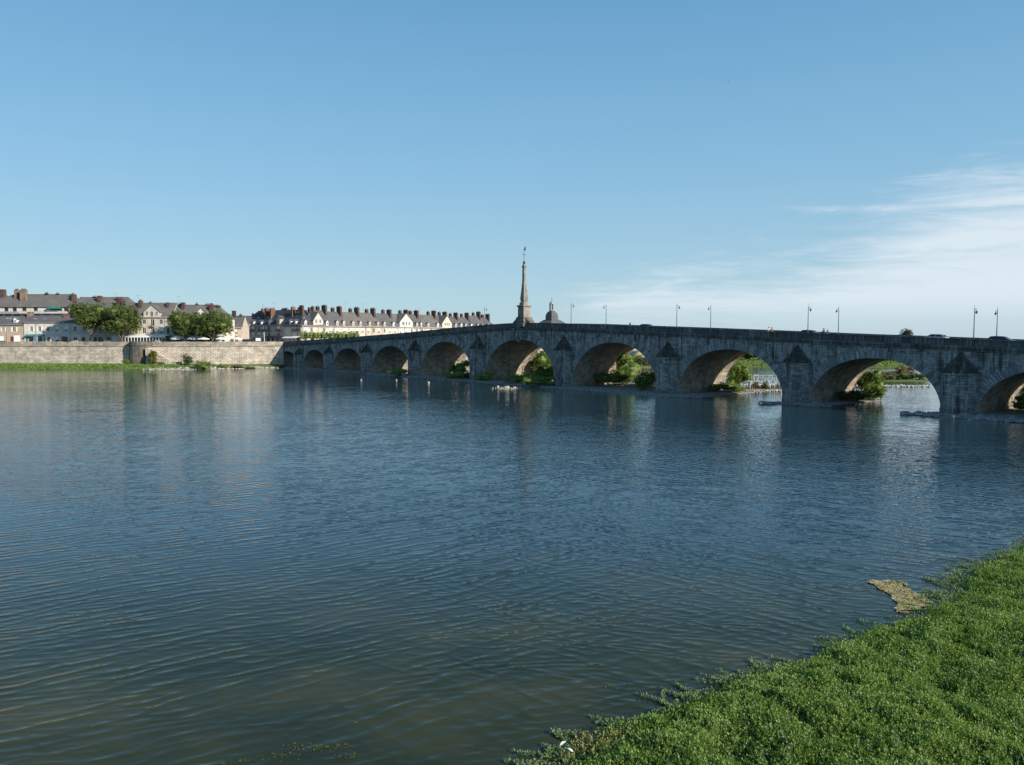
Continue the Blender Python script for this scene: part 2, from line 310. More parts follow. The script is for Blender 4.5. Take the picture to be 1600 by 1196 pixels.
# ------------------------------------------------------------------ mesh helpers
class MB:
    def __init__(s): s.v = []; s.f = []; s.m = []; s.uv = []
    def face(s, pts, mi=0, uv=None):
        b0 = len(s.v); s.v.extend([tuple(p) for p in pts]); s.f.append(tuple(range(b0, b0 + len(pts)))); s.m.append(mi); s.uv.append(uv)
    def box(s, x0, x1, y0, y1, z0, z1, mi=0, bottom=True):
        a = [(x0, y0, z0), (x1, y0, z0), (x1, y1, z0), (x0, y1, z0), (x0, y0, z1), (x1, y0, z1), (x1, y1, z1), (x0, y1, z1)]
        fs = [(0, 1, 5, 4), (1, 2, 6, 5), (2, 3, 7, 6), (3, 0, 4, 7), (4, 5, 6, 7)] + ([(3, 2, 1, 0)] if bottom else [])
        for q in fs: s.face([a[i] for i in q], mi)
    def hexa(s, a, mi=0):        # 8 points: bottom ring (ccw), top ring
        for q in [(0, 1, 5, 4), (1, 2, 6, 5), (2, 3, 7, 6), (3, 0, 4, 7), (4, 5, 6, 7), (3, 2, 1, 0)]: s.face([a[i] for i in q], mi)
    def prism(s, poly, z0, z1, mi=0):
        n = len(poly)
        for i in range(n):
            p, q = poly[i], poly[(i + 1) % n]; s.face([(p[0], p[1], z0), (q[0], q[1], z0), (q[0], q[1], z1), (p[0], p[1], z1)], mi)
        s.face([(p[0], p[1], z1) for p in poly], mi); s.face([(p[0], p[1], z0) for p in reversed(poly)], mi)
    def loft(s, rings, mi=0, cap=True):
        n = len(rings[0])
        for a, b in zip(rings, rings[1:]):
            for i in range(n): s.face([a[i], a[(i + 1) % n], b[(i + 1) % n], b[i]], mi)
        if cap: s.face(rings[-1], mi); s.face(list(reversed(rings[0])), mi)
    def tube(s, pts, rs, n=6, mi=0):
        rings = []
        for i, p in enumerate(pts):
            p = Vector(p); d = Vector(pts[min(i + 1, len(pts) - 1)]) - Vector(pts[max(i - 1, 0)])
            q = d.normalized().to_track_quat('Z', 'Y'); r = rs[i] if hasattr(rs, '__len__') else rs
            rings.append([tuple(p + q @ Vector((r * math.cos(2 * math.pi * k / n), r * math.sin(2 * math.pi * k / n), 0))) for k in range(n)])
        s.loft(rings, mi)
    def lathe(s, prof, n=12, cx=0, cy=0, mi=0, rot=0.0, sq=False):
        k = math.sqrt(2) if sq else 1.0
        rings = [[(cx + r * k * math.cos(rot + 2 * math.pi * i / n), cy + r * k * math.sin(rot + 2 * math.pi * i / n), z) for i in range(n)] for r, z in prof]
        s.loft(rings, mi)
    def build(s, name, mats, parent=None, smooth=False, kind=None):
        if isinstance(mats, str): mats = [mats]
        me = bpy.data.meshes.new(name); me.from_pydata(s.v, [], s.f)
        for k in mats: me.materials.append(MATS[k])
        me.polygons.foreach_set('material_index', s.m)
        uvl = me.uv_layers.new(name='UVMap'); data = []
        for f, uv in zip(s.f, s.uv):
            if uv is not None:
                for c in uv: data.extend(c)
                continue
            p = [s.v[i] for i in f]
            nx = ny = nz = 0.0
            for i in range(len(p)):
                a, c = p[i], p[(i + 1) % len(p)]
                nx += (a[1] - c[1]) * (a[2] + c[2]); ny += (a[2] - c[2]) * (a[0] + c[0]); nz += (a[0] - c[0]) * (a[1] + c[1])
            ax, ay, azz = abs(nx), abs(ny), abs(nz)
            for c in p:
                if azz > 1.2 * max(ax, ay): data.extend((c[0], c[1]))
                elif ay >= ax: data.extend((c[0], c[2]))
                else: data.extend((c[1] + 3.3, c[2]))
        uvl.data.foreach_set('uv', data)
        if smooth: me.polygons.foreach_set('use_smooth', [True] * len(me.polygons))
        o = bpy.data.objects.new(name, me); COL.objects.link(o)
        if parent: o.parent = parent
        if kind: o['kind'] = kind
        return o

def np_mesh(name, verts, nper, mat, parent=None, kind=None, faces=None):
    """verts (N,nper,3): N separate polygons of nper corners; or indexed faces when given"""
    me = bpy.data.meshes.new(name)
    if faces is None:
        N = verts.shape[0]; me.vertices.add(N * nper); me.vertices.foreach_set('co', verts.reshape(-1).astype(np.float32))
        idx = np.arange(N * nper, dtype=np.int32); nf = N; k = nper
    else:
        me.vertices.add(len(verts)); me.vertices.foreach_set('co', verts.reshape(-1).astype(np.float32))
        idx = faces.reshape(-1).astype(np.int32); nf, k = faces.shape
    me.loops.add(nf * k); me.loops.foreach_set('vertex_index', idx)
    me.polygons.add(nf); me.polygons.foreach_set('loop_start', np.arange(nf, dtype=np.int32) * k)
    me.update(calc_edges=True); me.validate()
    me.materials.append(MATS[mat])
    o = bpy.data.objects.new(name, me); COL.objects.link(o)
    if parent: o.parent = parent
    if kind: o['kind'] = kind
    return o

def empty(name, loc, rz=0.0, label=None, cat=None, group=None):
    o = bpy.data.objects.new(name, None); COL.objects.link(o); o.location = loc; o.rotation_euler = (0, 0, rz); o.empty_display_size = 0.5
    return tag(o, label, cat, group)
def tag(o, label=None, cat=None, group=None, kind=None):
    if label: o['label'] = label
    if cat: o['category'] = cat
    if group: o['group'] = group
    if kind: o['kind'] = kind
    return o
CHILD = {}
def kids(o): return [c for c in bpy.data.objects if c.parent == o]
def copy_tree(o, loc, rz=None, label=None, group=None, scale=None):
    def rec(s, par):
        c = s.copy(); COL.objects.link(c)
        if par: c.parent = par
        for k in s.children: rec(k, c)
        return c
    r = rec(o, None); r.location = loc
    if rz is not None: r.rotation_euler = (0, 0, rz)
    if label: r['label'] = label
    if group: r['group'] = group
    if scale: r.scale = scale
    return r

def X_at(px, Y): return (px - 800) / F * Y
def Z_at(py, Y): return CAM_H + (526 - py) * Y / F
def value_noise(x, y, seed=0):
    xi = np.floor(x).astype(int); yi = np.floor(y).astype(int); fx = x - xi; fy = y - yi
    fx = fx * fx * (3 - 2 * fx); fy = fy * fy * (3 - 2 * fy)
    def h(a, b):
        v = np.sin(a * 127.1 + b * 311.7 + seed * 74.7) * 43758.5453; return v - np.floor(v)
    return (h(xi, yi) * (1 - fx) + h(xi + 1, yi) * fx) * (1 - fy) + (h(xi, yi + 1) * (1 - fx) + h(xi + 1, yi + 1) * fx) * fy
def fbm(x, y, seed=0): return (value_noise(x, y, seed) + 0.5 * value_noise(2.1 * x, 2.1 * y, seed + 1) + 0.25 * value_noise(4.3 * x, 4.3 * y, seed + 2)) / 1.75

# ------------------------------------------------------------------ vegetation
def leaf_quads(centers, size, updir=0.25, aspect=0.6, droop=None):
    """kite-shaped leaves with random attitudes"""
    N = len(centers)
    a = RNG.normal(size=(N, 3)); a[:, 2] = a[:, 2] * 0.7 + updir; a /= np.linalg.norm(a, axis=1)[:, None]
    b = RNG.normal(size=(N, 3)); b -= (b * a).sum(1)[:, None] * a; b /= np.linalg.norm(b, axis=1)[:, None]
    s = (size * RNG.uniform(0.6, 1.35, N))[:, None]
    c = centers
    q = np.stack([c - a * s * 0.5, c + b * s * 0.5 * aspect - a * s * 0.05, c + a * s * 0.5, c - b * s * 0.5 * aspect - a * s * 0.05], axis=1)
    return q
def crown_points(blobs, n, size=0.3):
    """leaf positions gathered in small sprays over and inside a set of rounded masses"""
    vol = np.array([r[0] * r[1] * r[2] for _, r in blobs]) ** (2 / 3); vol = vol / vol.sum(); per = 14
    pts = []
    for (c, r), v in zip(blobs, vol):
        k = max(4, int(n * v / per)); u = RNG.normal(size=(k, 3)); u /= np.linalg.norm(u, axis=1)[:, None]
        bump = 0.80 + 0.42 * (value_noise(u[:, 0] * 2.6 + c[0], u[:, 2] * 2.6 + u[:, 1] * 2.1 + c[1], 5))
        rr = RNG.uniform(0.25, 1.0, k) ** 0.30 * bump
        cc = np.array(c) + u * np.array(r) * rr[:, None]
        q = np.repeat(cc, per, axis=0); q = q + RNG.normal(0, 1, q.shape) * size * 0.7 * np.array([1, 1, .7]); pts.append(q)
    return np.concatenate(pts)
def inner_mass(name, blobs, mat, parent, sc=0.60):
    mb = MB()
    for c, r in blobs:
        rings = []
        for j in range(1, 6):
            ph = math.pi * j / 6; rings.append([(c[0] + r[0] * sc * math.sin(ph) * math.cos(2 * math.pi * i / 8) * random.uniform(.85, 1.1), c[1] + r[1] * sc * math.sin(ph) * math.sin(2 * math.pi * i / 8) * random.uniform(.85, 1.1), c[2] - r[2] * sc * math.cos(ph)) for i in range(8)])
        mb.loft(rings)
    return mb
def crown(parent, blobs, n, size, mat, name='crown', mass=True):
    q = leaf_quads(crown_points(blobs, n, size), size)
    if mass:
        mb = inner_mass(name, blobs, mat, parent)
        tri = []
        for f in mb.f:
            if len(f) == 4: tri.append([mb.v[i] for i in f])
            else:
                for i in range(1, len(f) - 1, 2): tri.append([mb.v[f[0]], mb.v[f[i]], mb.v[f[min(i + 1, len(f) - 1)]], mb.v[f[min(i + 2, len(f) - 1)]]])
        q = np.concatenate([q, np.array(tri)])
    return np_mesh(name, q, 4, mat, parent)
def bush(x, y, z, w_, d_, h, label, mat='leaf_bush', n=1500, size=0.22, cat='bush', name='bush', group=None, k=6, seed=0, stem=True):
    r = random.Random(seed * 13 + int(x * 7) + int(y)); root = empty(name, (x, y, z), 0, label, cat, group)
    blobs = [((0, 0, h * 0.45), (w_ * 0.38, d_ * 0.38, h * 0.5))]
    for i in range(k):
        a = 2 * math.pi * (i + r.random() * 0.6) / k; rr = r.uniform(0.28, 0.36); hh = r.uniform(0.25, 0.72) * h
        s = r.uniform(0.2, 0.30)
        blobs.append(((w_ * rr * math.cos(a), d_ * rr * math.sin(a), hh), (w_ * s, d_ * s, h * s * 0.95)))
    crown(root, blobs, n, size, mat, 'foliage')
    if stem:
        mb = MB()
        for i in range(3):
            a = r.uniform(0, 6.28); mb.tube([(0, 0, -0.3), (w_ * .12 * math.cos(a), d_ * .12 * math.sin(a), h * .3), (w_ * .22 * math.cos(a), d_ * .22 * math.sin(a), h * .6)], [0.09, 0.06, 0.03], 5)
        mb.build('stem', 'bark', root)
    return root
def tree(x, y, z, r, h0, h1, label, mat='leaf_plane', n=4200, size=0.5, group=None, trunk_r=0.32, k=9, seed=1, cat='tree', name='plane_tree', blobs=None):
    rr = random.Random(seed); root = empty(name, (x, y, z), 0, label, cat, group)
    hc = (h0 + h1) / 2; hv = (h1 - h0) / 2
    if blobs is None:
        blobs = [((0, 0, hc), (r * 0.62, r * 0.62, hv * 0.8))]
        for i in range(k):
            a = 2 * math.pi * (i + rr.random() * 0.5) / k; q = rr.uniform(0.46, 0.60) * r; s = rr.uniform(0.34, 0.46)
            blobs.append(((q * math.cos(a), q * math.sin(a), hc + rr.uniform(-0.45, 0.48) * hv), (r * s, r * s, hv * s * 1.1)))
    crown(root, blobs, n, size, mat)
    mb = MB(); mb.tube([(0, 0, -0.3), (0.05, 0, h0 * 0.6), (0, 0.05, h0 * 1.1), (0, 0, hc)], [trunk_r * 1.2, trunk_r, trunk_r * .85, trunk_r * .4], 8)
    for i in range(5):
        a = 2 * math.pi * i / 5 + rr.random(); mb.tube([(0, 0, h0 * 0.85), (r * .3 * math.cos(a), r * .3 * math.sin(a), h0 + hv * .5), (r * .6 * math.cos(a), r * .6 * math.sin(a), hc + hv * .2)], [trunk_r * .55, trunk_r * .35, trunk_r * .12], 6)
    mb.build('trunk', 'bark', root, smooth=True)
    return root

ICO = None
def ico():
    global ICO
    if ICO is None:
        p = (1 + 5 ** .5) / 2
        v = np.array([(-1, p, 0), (1, p, 0), (-1, -p, 0), (1, -p, 0), (0, -1, p), (0, 1, p), (0, -1, -p), (0, 1, -p), (p, 0, -1), (p, 0, 1), (-p, 0, -1), (-p, 0, 1)], float)
        v /= np.linalg.norm(v[0]); f = [(0, 11, 5), (0, 5, 1), (0, 1, 7), (0, 7, 10), (0, 10, 11), (1, 5, 9), (5, 11, 4), (11, 10, 2), (10, 7, 6), (7, 1, 8), (3, 9, 4), (3, 4, 2), (3, 2, 6), (3, 6, 8), (3, 8, 9), (4, 9, 5), (2, 4, 11), (6, 2, 10), (8, 6, 7), (9, 8, 1)]
        ICO = (v, np.array(f))
    return ICO
def rubble(name, pts, sizes, mat, label=None, cat=None, parent=None):
    v, f = ico(); N = len(pts)
    V = v[None] * RNG.uniform(0.55, 1.15, (N, 12, 1)); V = V * (np.array(sizes)[:, None, None] * np.stack([RNG.uniform(.7, 1.3, N), RNG.uniform(.7, 1.3, N), RNG.uniform(.35, .7, N)], 1)[:, None, :])
    a = RNG.uniform(0, 6.28, N); c, s = np.cos(a)[:, None], np.sin(a)[:, None]
    X = V[..., 0] * c - V[..., 1] * s; Yv = V[..., 0] * s + V[..., 1] * c; V = np.stack([X, Yv, V[..., 2]], -1) + np.array(pts)[:, None, :]
    fa = (f[None] + (np.arange(N) * 12)[:, None, None]).reshape(-1, 3)
    o = np_mesh(name, V.reshape(-1, 3), 3, mat, parent, 'stuff', fa)
    return tag(o, label, cat)

# ------------------------------------------------------------------ water and land
mb = MB(); mb.face([(-3000, -200, 0), (3000, -200, 0), (3000, 4000, 0), (-3000, 4000, 0)])
tag(mb.build('river_water', 'river_water'), kind='structure')
mb = MB(); mb.face([(-3500, -300, -3), (3500, -300, -3), (3500, 4500, -3), (-3500, 4500, -3)])
tag(mb.build('river_bed', 'soil'), kind='structure')

# the bridge's frame: s along the bridge (right is +), t across it away from the camera
BD = Vector((0.6458, -0.7635, 0)); BT = Vector((0.7635, 0.6458, 0)); BO = Vector((1.63, 187.4, 0)); BROT = math.atan2(BD.y, BD.x)
def B(s, t, z=0.0): p = BO + BD * s + BT * t; return Vector((p.x, p.y, z))

STREET = 8.35
QL = [(-420, 305), (-194, 292), (-150, 287), (-112, 286.5), (-86.4, 291.0)]      # foot line of the upstream quay
land = MB()
inland = [(-420, 305.5), (-194, 292.5), (-150, 287.5), (-112, 287), (-87.2, 291.6), (-80.5, 305.5), (-60, 330), (10, 400), (60, 470), (400, 900), (-600, 1500), (-2500, 1500), (-2500, 305.5)]
land.prism(inland, -2.5, STREET)
tag(land.build('street_ground', 'pavement'), kind='structure')
mb = MB(); road = [(-2000, 300.5), (-112, 290), (-100, 296), (-124, 324), (-134, 318), (-112, 300.5), (-2000, 303.5)]
mb.face([(x, y, STREET + 0.004) for x, y in [(-420, 297.6), (-130, 293.2), (-104, 292), (-106, 300.5), (-130, 303), (-420, 307)]])
tag(mb.build('quay_road', 'asphalt'), kind='structure')

def bank_sheet(name, outer, zfun, mat, step=2.0, z_edge=-0.4):
    xs = [p[0] for p in outer]; ys = [p[1] for p in outer]
    gx = np.arange(min(xs), max(xs) + step, step); gy = np.arange(min(ys), max(ys) + step, step)
    GX, GY = np.meshgrid(gx, gy, indexing='ij'); Z = zfun(GX, GY)
    V = np.stack([GX, GY, Z], -1).reshape(-1, 3); nx, ny = GX.shape
    i, j = np.meshgrid(np.arange(nx - 1), np.arange(ny - 1), indexing='ij'); a = i * ny + j
    Fa = np.stack([a, a + ny, a + ny + 1, a + 1], -1).reshape(-1, 4)
    keep = (Z.reshape(-1)[Fa] > z_edge).any(1)
    return np_mesh(name, V, 4, mat, None, None, Fa[keep])
def edge_noise(x, y, s=0.25, seed=3): return fbm(x * s, y * s, seed) - 0.5
# grass strip in front of the far quay, tapering towards the bridge
def strip_z(x, y):
    front = np.interp(x, [-420, -194, -165, -140, -120, -108, -95, -85], [250, 256, 258, 258, 264, 268, 274, 277])
    d_ = y - front + 5 * edge_noise(x, y, 0.15); return np.clip(-0.4 + d_ * 0.10, -0.6, 1.1) + 0.15 * edge_noise(x, y, .7)
o = bank_sheet('grass_strip', [(-420, 240), (-86, 296)], strip_z, 'grass_ground', 2.0, -0.5); tag(o, kind='structure')
n = 26000; xx = RNG.uniform(-260, -100, n); yy_ = RNG.uniform(252, 291, n); zz = strip_z(xx, yy_); k = zz > 0.12; xx, yy_, zz = xx[k], yy_[k], zz[k]
k = ~((xx > -117) & (RNG.random(len(xx)) < 0.85)); xx, yy_, zz = xx[k], yy_[k], zz[k]
o = np_mesh('bank_grass', leaf_quads(np.stack([xx, yy_, zz + 0.2], 1), 0.75, 1.2, 0.35), 4, 'leaf_grass'); tag(o, 'rough green grass growing on the strip below the far quay wall', 'grass', kind='stuff')
n = 1500; xx = RNG.uniform(-128, -84, n); yy_ = RNG.uniform(266, 282, n); zz = strip_z(xx, yy_); k = (zz > -0.3) & (zz < .55)
rubble('shore_gravel', np.stack([xx[k], yy_[k], zz[k] + 0.02], 1), RNG.uniform(0.15, 0.5, k.sum()), 'rock_pale', 'pale stones along the waterline below the quay wall near the bridge', 'gravel')

# gravel bars along the foot of the bridge, in bridge coordinates
def bar_z_st(s, t):
    wob = 3.0 * (fbm(s * 0.12, t * 0.2, 9) - 0.5)
    def pad(s0, s1, t0, t1, h):
        dd = np.minimum(np.minimum(s - s0, s1 - s), np.minimum(t - t0, t1 - t)) + wob; return np.clip(-0.6 + dd * 0.30, -0.8, h)
    z = pad(-60, 51, -8.0, 12, 0.22)
    z = np.maximum(z, pad(-128, -50, -6.0, 8, 0.1))
    z = np.maximum(z, pad(-26, -4, 8, 30, 0.6)); z = np.maximum(z, pad(8, 34, 8, 30, 0.5))
    z = np.maximum(z, pad(42, 56, -6, 27, 0.35)); z = np.maximum(z, pad(69.5, 81.5, -5.0, 21, 0.3)); z = np.maximum(z, pad(94, 108, -6.5, 24, 0.35))
    z = np.maximum(z, pad(-52, -36, 10, 24, .3))
    return z + 0.18 * (fbm(s * 0.9, t * 0.9, 4) - 0.5)
def bar_z(x, y):
    rx, ry = x - BO.x, y - BO.y; return bar_z_st(rx * BD.x + ry * BD.y, rx * BT.x + ry * BT.y)
S, T = np.meshgrid(np.arange(-132, 116, 1.2), np.arange(-14, 34, 1.2), indexing='ij'); Zb = bar_z_st(S, T)
Vx = BO.x + S * BD.x + T * BT.x; Vy = BO.y + S * BD.y + T * BT.y; V = np.stack([Vx, Vy, Zb], -1).reshape(-1, 3); nx, ny = S.shape
i, j = np.meshgrid(np.arange(nx - 1), np.arange(ny - 1), indexing='ij'); a = i * ny + j; Fa = np.stack([a, a + ny, a + ny + 1, a + 1], -1).reshape(-1, 4)
Fa = Fa[(Zb.reshape(-1)[Fa] > -0.5).any(1)]
tag(np_mesh('gravel_bar', V, 4, 'gravel', None, None, Fa), kind='structure')
n = 30000; S = RNG.uniform(-130, 112, n); T = RNG.uniform(-12, 28, n); Z = bar_z_st(S, T)
k = (Z > -0.22) & (Z < 0.9) & ((T < 1.5) | (T > 15)) & (RNG.random(n) < np.where(Z < 0.25, 0.7, 0.15)); S, T, Z = S[k], T[k], Z[k]
rubble('bar_rubble', np.stack([BO.x + S * BD.x + T * BT.x, BO.y + S * BD.y + T * BT.y, Z + 0.03], 1), RNG.uniform(0.12, 0.42, len(S)), 'rock', 'loose grey stones washed up along the foot of the bridge', 'rubble')

# ------------------------------------------------------------------ the bridge
bridge = empty('stone_bridge', tuple(BO), BROT, 'long humped stone bridge with arches crossing the river to the town', 'bridge')
TOPX = [-146, -138.5, -111, -88, -67, -49, -29.6, -15, -5, 0, 5, 15, 27.5, 44.8, 54, 67.5, 78, 89.5, 97.7, 106.7, 125, 146]
TOPZ = [8.9, 9.3, 10.35, 11.15, 11.95, 12.7, 13.75, 14.4, 14.72, 14.76, 14.74, 14.5, 14.0, 13.35, 12.98, 12.42, 11.97, 11.55, 11.22, 10.88, 10.2, 9.4]
def top(s): return float(np.interp(s, TOPX, TOPZ))
PAR = 1.02; COR = 0.78
def under(s): return top(s) - PAR - COR          # underside of the cornice
W = 15.0
piers = [-122.2, -98.7, -73.1, -45.5, -15.9, 15.9, 45.5, 73.1, 98.7, 122.2]; ph = [2.45, 2.5, 2.6, 2.7, 2.75, 2.75, 2.7, 2.6, 2.5, 2.45]
edges = [(-141.3, piers[0] - ph[0])] + [(piers[i] + ph[i], piers[i + 1] - ph[i + 1]) for i in range(9)] + [(piers[9] + ph[9], 141.3)]
crowns = [5.95, 6.75, 7.6, 8.6, 10.0, 10.75, 10.2, 9.1, 8.05, 7.05, 6.1]
SPR = 0.2
def intrados(i, n=30):
    s0, s1 = edges[i]; c = (s0 + s1) / 2; a = (s1 - s0) / 2; pts = []
    for k in range(n + 1):
        th = math.pi * (1 - k / n); x = math.cos(th); y = math.sin(th)
        pts.append((c + a * math.copysign(abs(x) ** 0.93, x), SPR + (crowns[i] - SPR) * abs(y) ** 0.96))
    return pts
# spandrel walls and pier bodies, one part per bay, and the soffit under each arch
for i in range(11):
    pts = intrados(i); mb = MB(); bk = MB(); sf = MB(); L = 0
    for (sa, za), (sb, zb) in zip(pts, pts[1:]):
        if sb - sa > 1e-6:
            mb.face([(sa, 0, za), (sb, 0, zb), (sb, 0, under(sb)), (sa, 0, under(sa))])
            bk.face([(sb, W, zb), (sa, W, za), (sa, W, under(sa)), (sb, W, under(sb))])
        l = math.hypot(sb - sa, zb - za)
        for t0 in range(0, 15, 5):
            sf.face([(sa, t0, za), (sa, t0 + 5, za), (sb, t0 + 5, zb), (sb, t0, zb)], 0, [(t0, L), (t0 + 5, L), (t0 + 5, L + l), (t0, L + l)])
        L += l
    for s_, in ((pts[0][0],), (pts[-1][0],)):
        fl = [(s_, 0, -2.5), (s_, W, -2.5), (s_, W, SPR), (s_, 0, SPR)]; sf.face(fl if s_ == pts[0][0] else fl[::-1])
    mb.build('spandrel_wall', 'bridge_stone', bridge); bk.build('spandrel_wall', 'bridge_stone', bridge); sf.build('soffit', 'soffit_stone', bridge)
for i in range(10):
    s0, s1 = piers[i] - ph[i], piers[i] + ph[i]; mb = MB(); bk = MB()
    for a, c in ((s0, (s0 + s1) / 2), ((s0 + s1) / 2, s1)):
        mb.face([(a, 0, -2.5), (c, 0, -2.5), (c, 0, under(c)), (a, 0, under(a))]); bk.face([(c, W, -2.5), (a, W, -2.5), (a, W, under(a)), (c, W, under(c))])
    mb.build('pier_face', 'bridge_stone', bridge); bk.build('pier_face', 'bridge_stone', bridge)
# abutments
for s0, s1 in ((-150, -141.3), (141.3, 170)):
    mb = MB(); mb.hexa([(s0, 0, -2.5), (s1, 0, -2.5), (s1, W, -2.5), (s0, W, -2.5), (s0, 0, under(s0)), (s1, 0, under(s1)), (s1, W, under(s1)), (s0, W, under(s0))]); mb.build('abutment', 'bridge_stone', bridge)
# voussoirs: long and short stones fanning out round each arch, a little proud of the face
for i in range(11):
    c = sum(edges[i]) / 2; a = (edges[i][1] - edges[i][0]) / 2; nv = int(a * math.pi / 0.52); mb = MB(); n = nv
    fine = intrados(i, n)
    for k in range(n):
        (sa, za), (sb, zb) = fine[k], fine[k + 1]
        ma, mz = (sa + sb) / 2, (za + zb) / 2
        def nrm(s_, z_):
            gx = (s_ - c) / a ** 2; gz = max(z_ - SPR, 0.05) / (crowns[i] - SPR) ** 2; l = math.hypot(gx, gz); return gx / l, gz / l
        r = (1.05, 1.45, 1.2, 1.7)[k % 4] * (0.8 + crowns[i] / 40)
        lim = under(ma) - mz - 0.06
        nx_, nz_ = nrm(ma, mz)
        if nz_ * r > lim: r = lim / max(nz_, .1)
        na, nb = nrm(sa, za), nrm(sb, zb); g = 0.018; pr = -0.035 - random.random() * 0.035
        def lerp(p, q, f): return (p[0] + (q[0] - p[0]) * f, p[1] + (q[1] - p[1]) * f)
        A = lerp((sa, za), (sb, zb), g / 0.5); Bq = lerp((sb, zb), (sa, za), g / 0.5)
        A2 = (A[0] + na[0] * r, A[1] + na[1] * r); B2 = (Bq[0] + nb[0] * r, Bq[1] + nb[1] * r)
        u = k * 3.7
        F4 = [(A[0], pr, A[1]), (Bq[0], pr, Bq[1]), (B2[0], pr, B2[1]), (A2[0], pr, A2[1])]
        G4 = [(p[0], 0.01, p[2]) for p in F4]
        mb.face(F4, 0, [(u, 0), (u + .5, 0), (u + .5, r), (u, r)])
        for q in range(4):
            w_ = (q + 1) % 4; mb.face([G4[q], G4[w_], F4[w_], F4[q]], 0)
    mb.build('voussoirs', 'voussoir_stone', bridge, kind='stuff')
# a few fans of long pale stones above the haunches, as the central arches show them
# cutwaters with stepped pyramid caps
capb = [4.9, 5.7, 6.45, 7.3, 8.25, 8.25, 7.35, 6.95, 6.15, 5.3]; capt = [7.45, 8.45, 9.4, 10.7, 11.7, 11.75, 10.45, 9.95, 9.3, 8.1]
for i in range(10):
    s, h = piers[i], ph[i] + 0.12
    for side in (-1, 1):
        y0 = -0.02 if side < 0 else W + 0.02; ln = 2.6 * side
        mb = MB(); tri = [(s - h, y0), (s - h * .66, y0 + ln * .60), (s, y0 + ln), (s + h * .66, y0 + ln * .60), (s + h, y0)]
        if side < 0: tri = tri[::1]
        else: tri = tri[::-1]
        mb.prism(tri, -2.5, capb[i] - 0.28)
        def sc(f, e=0.0): return [(s + (p[0] - s) * f + (math.copysign(e, p[0] - s) if abs(p[0] - s) > .01 else 0), y0 + (p[1] - y0) * f + (e * side if abs(p[1] - y0) > .01 else 0)) for p in tri]
        mb.prism(sc(1.03), -2.5, 1.0 + random.uniform(-.2, .3))
        mb.prism(sc(1.0, 0.13), capb[i] - 0.28, capb[i])
        cw = mb.build('cutwater', 'bridge_stone', bridge)
        st = MB(); nc = int((capt[i] - capb[i]) / 0.26)
        for k in range(nc):
            f0 = 1.0 - k / nc; f1 = 1.0 - (k + .35) / nc
            z0 = capb[i] + (capt[i] - capb[i]) * k / nc; z1 = capb[i] + (capt[i] - capb[i]) * (k + 1) / nc
            ring0 = sc(f0); ring1 = sc(f1)
            # separate stones along both visible edges
            for q in range(4):
                p0, p1, r0, r1 = ring0[q], ring0[q + 1], ring1[q], ring1[q + 1]; L = math.hypot(p1[0] - p0[0], p1[1] - p0[1]); m_ = max(1, int(L / 0.55))
                for w_ in range(m_):
                    a, c = (w_ + 0.03) / m_, (w_ + 0.97) / m_; j = random.uniform(0.93, 1.08)
                    def P2(p, q_, f, jj=1.0): return (s + (p[0] + (q_[0] - p[0]) * f - s) * jj, y0 + (p[1] + (q_[1] - p[1]) * f - y0) * jj)
                    a0, a1, b0_, b1 = P2(p0, p1, a, j), P2(p0, p1, c, j), P2(r0, r1, a, j), P2(r0, r1, c, j)
                    dz_ = random.uniform(-.03, .03)
                    in0, in1 = P2(p0, p1, a, .8), P2(p0, p1, c, .8)
                    if side > 0: a0, a1, b0_, b1, in0, in1 = a1, a0, b1, b0_, in1, in0
                    st.hexa([(a0[0], a0[1], z0), (a1[0], a1[1], z0), (in1[0], in1[1], z0), (in0[0], in0[1], z0), (b0_[0], b0_[1], z1 + dz_), (b1[0], b1[1], z1 + dz_), (in1[0], in1[1], z1 + dz_), (in0[0], in0[1], z1 + dz_)])
            st.prism(sc(f0 * .93), z0, z1 - 0.02)
        st.build('cap', 'cap_stone', cw)
# cornice and parapet stones, each block a piece of its own along the face in view
seg = 2.05; ns = int(287 / seg)
pmesh = []
for v in range(4):
    mb = MB(); hw = seg / 2 - 0.02; mb.box(-hw, hw, 0.02 + v * .008, 0.46, 0, PAR - 0.16); mb.box(-hw - .005, hw + .005, -0.05, 0.53, PAR - 0.16, PAR); o = mb.build('parapet_stone', 'parapet_stone', bridge); pmesh.append(o)
cmesh = []
for v in range(4):
    mb = MB(); hw = seg / 2 - 0.012; mb.box(-hw, hw, -0.32 - v * .01, 0.5, COR * .52, COR); mb.box(-hw, hw, -0.14, 0.5, 0, COR * .52 - .01); o = mb.build('cornice_stone', 'parapet_stone', bridge); cmesh.append(o)
used = set()
for k in range(ns):
    s = -143.5 + seg * (k + .5); slope = math.atan2(top(s + .8) - top(s - .8), 1.6)
    if abs(s) < 1.6: continue
    for lst, dz_ in ((pmesh, -PAR), (cmesh, -PAR - COR)):
        src = lst[k % 4]
        if src.name in used: o = src.copy(); COL.objects.link(o)
        else: o = src; used.add(src.name)
        o.parent = bridge; o.location = (s, random.uniform(-.012, .012), top(s) + dz_ + random.uniform(-.012, .012)); o.rotation_euler = (random.uniform(-.004, .004), -slope, 0)
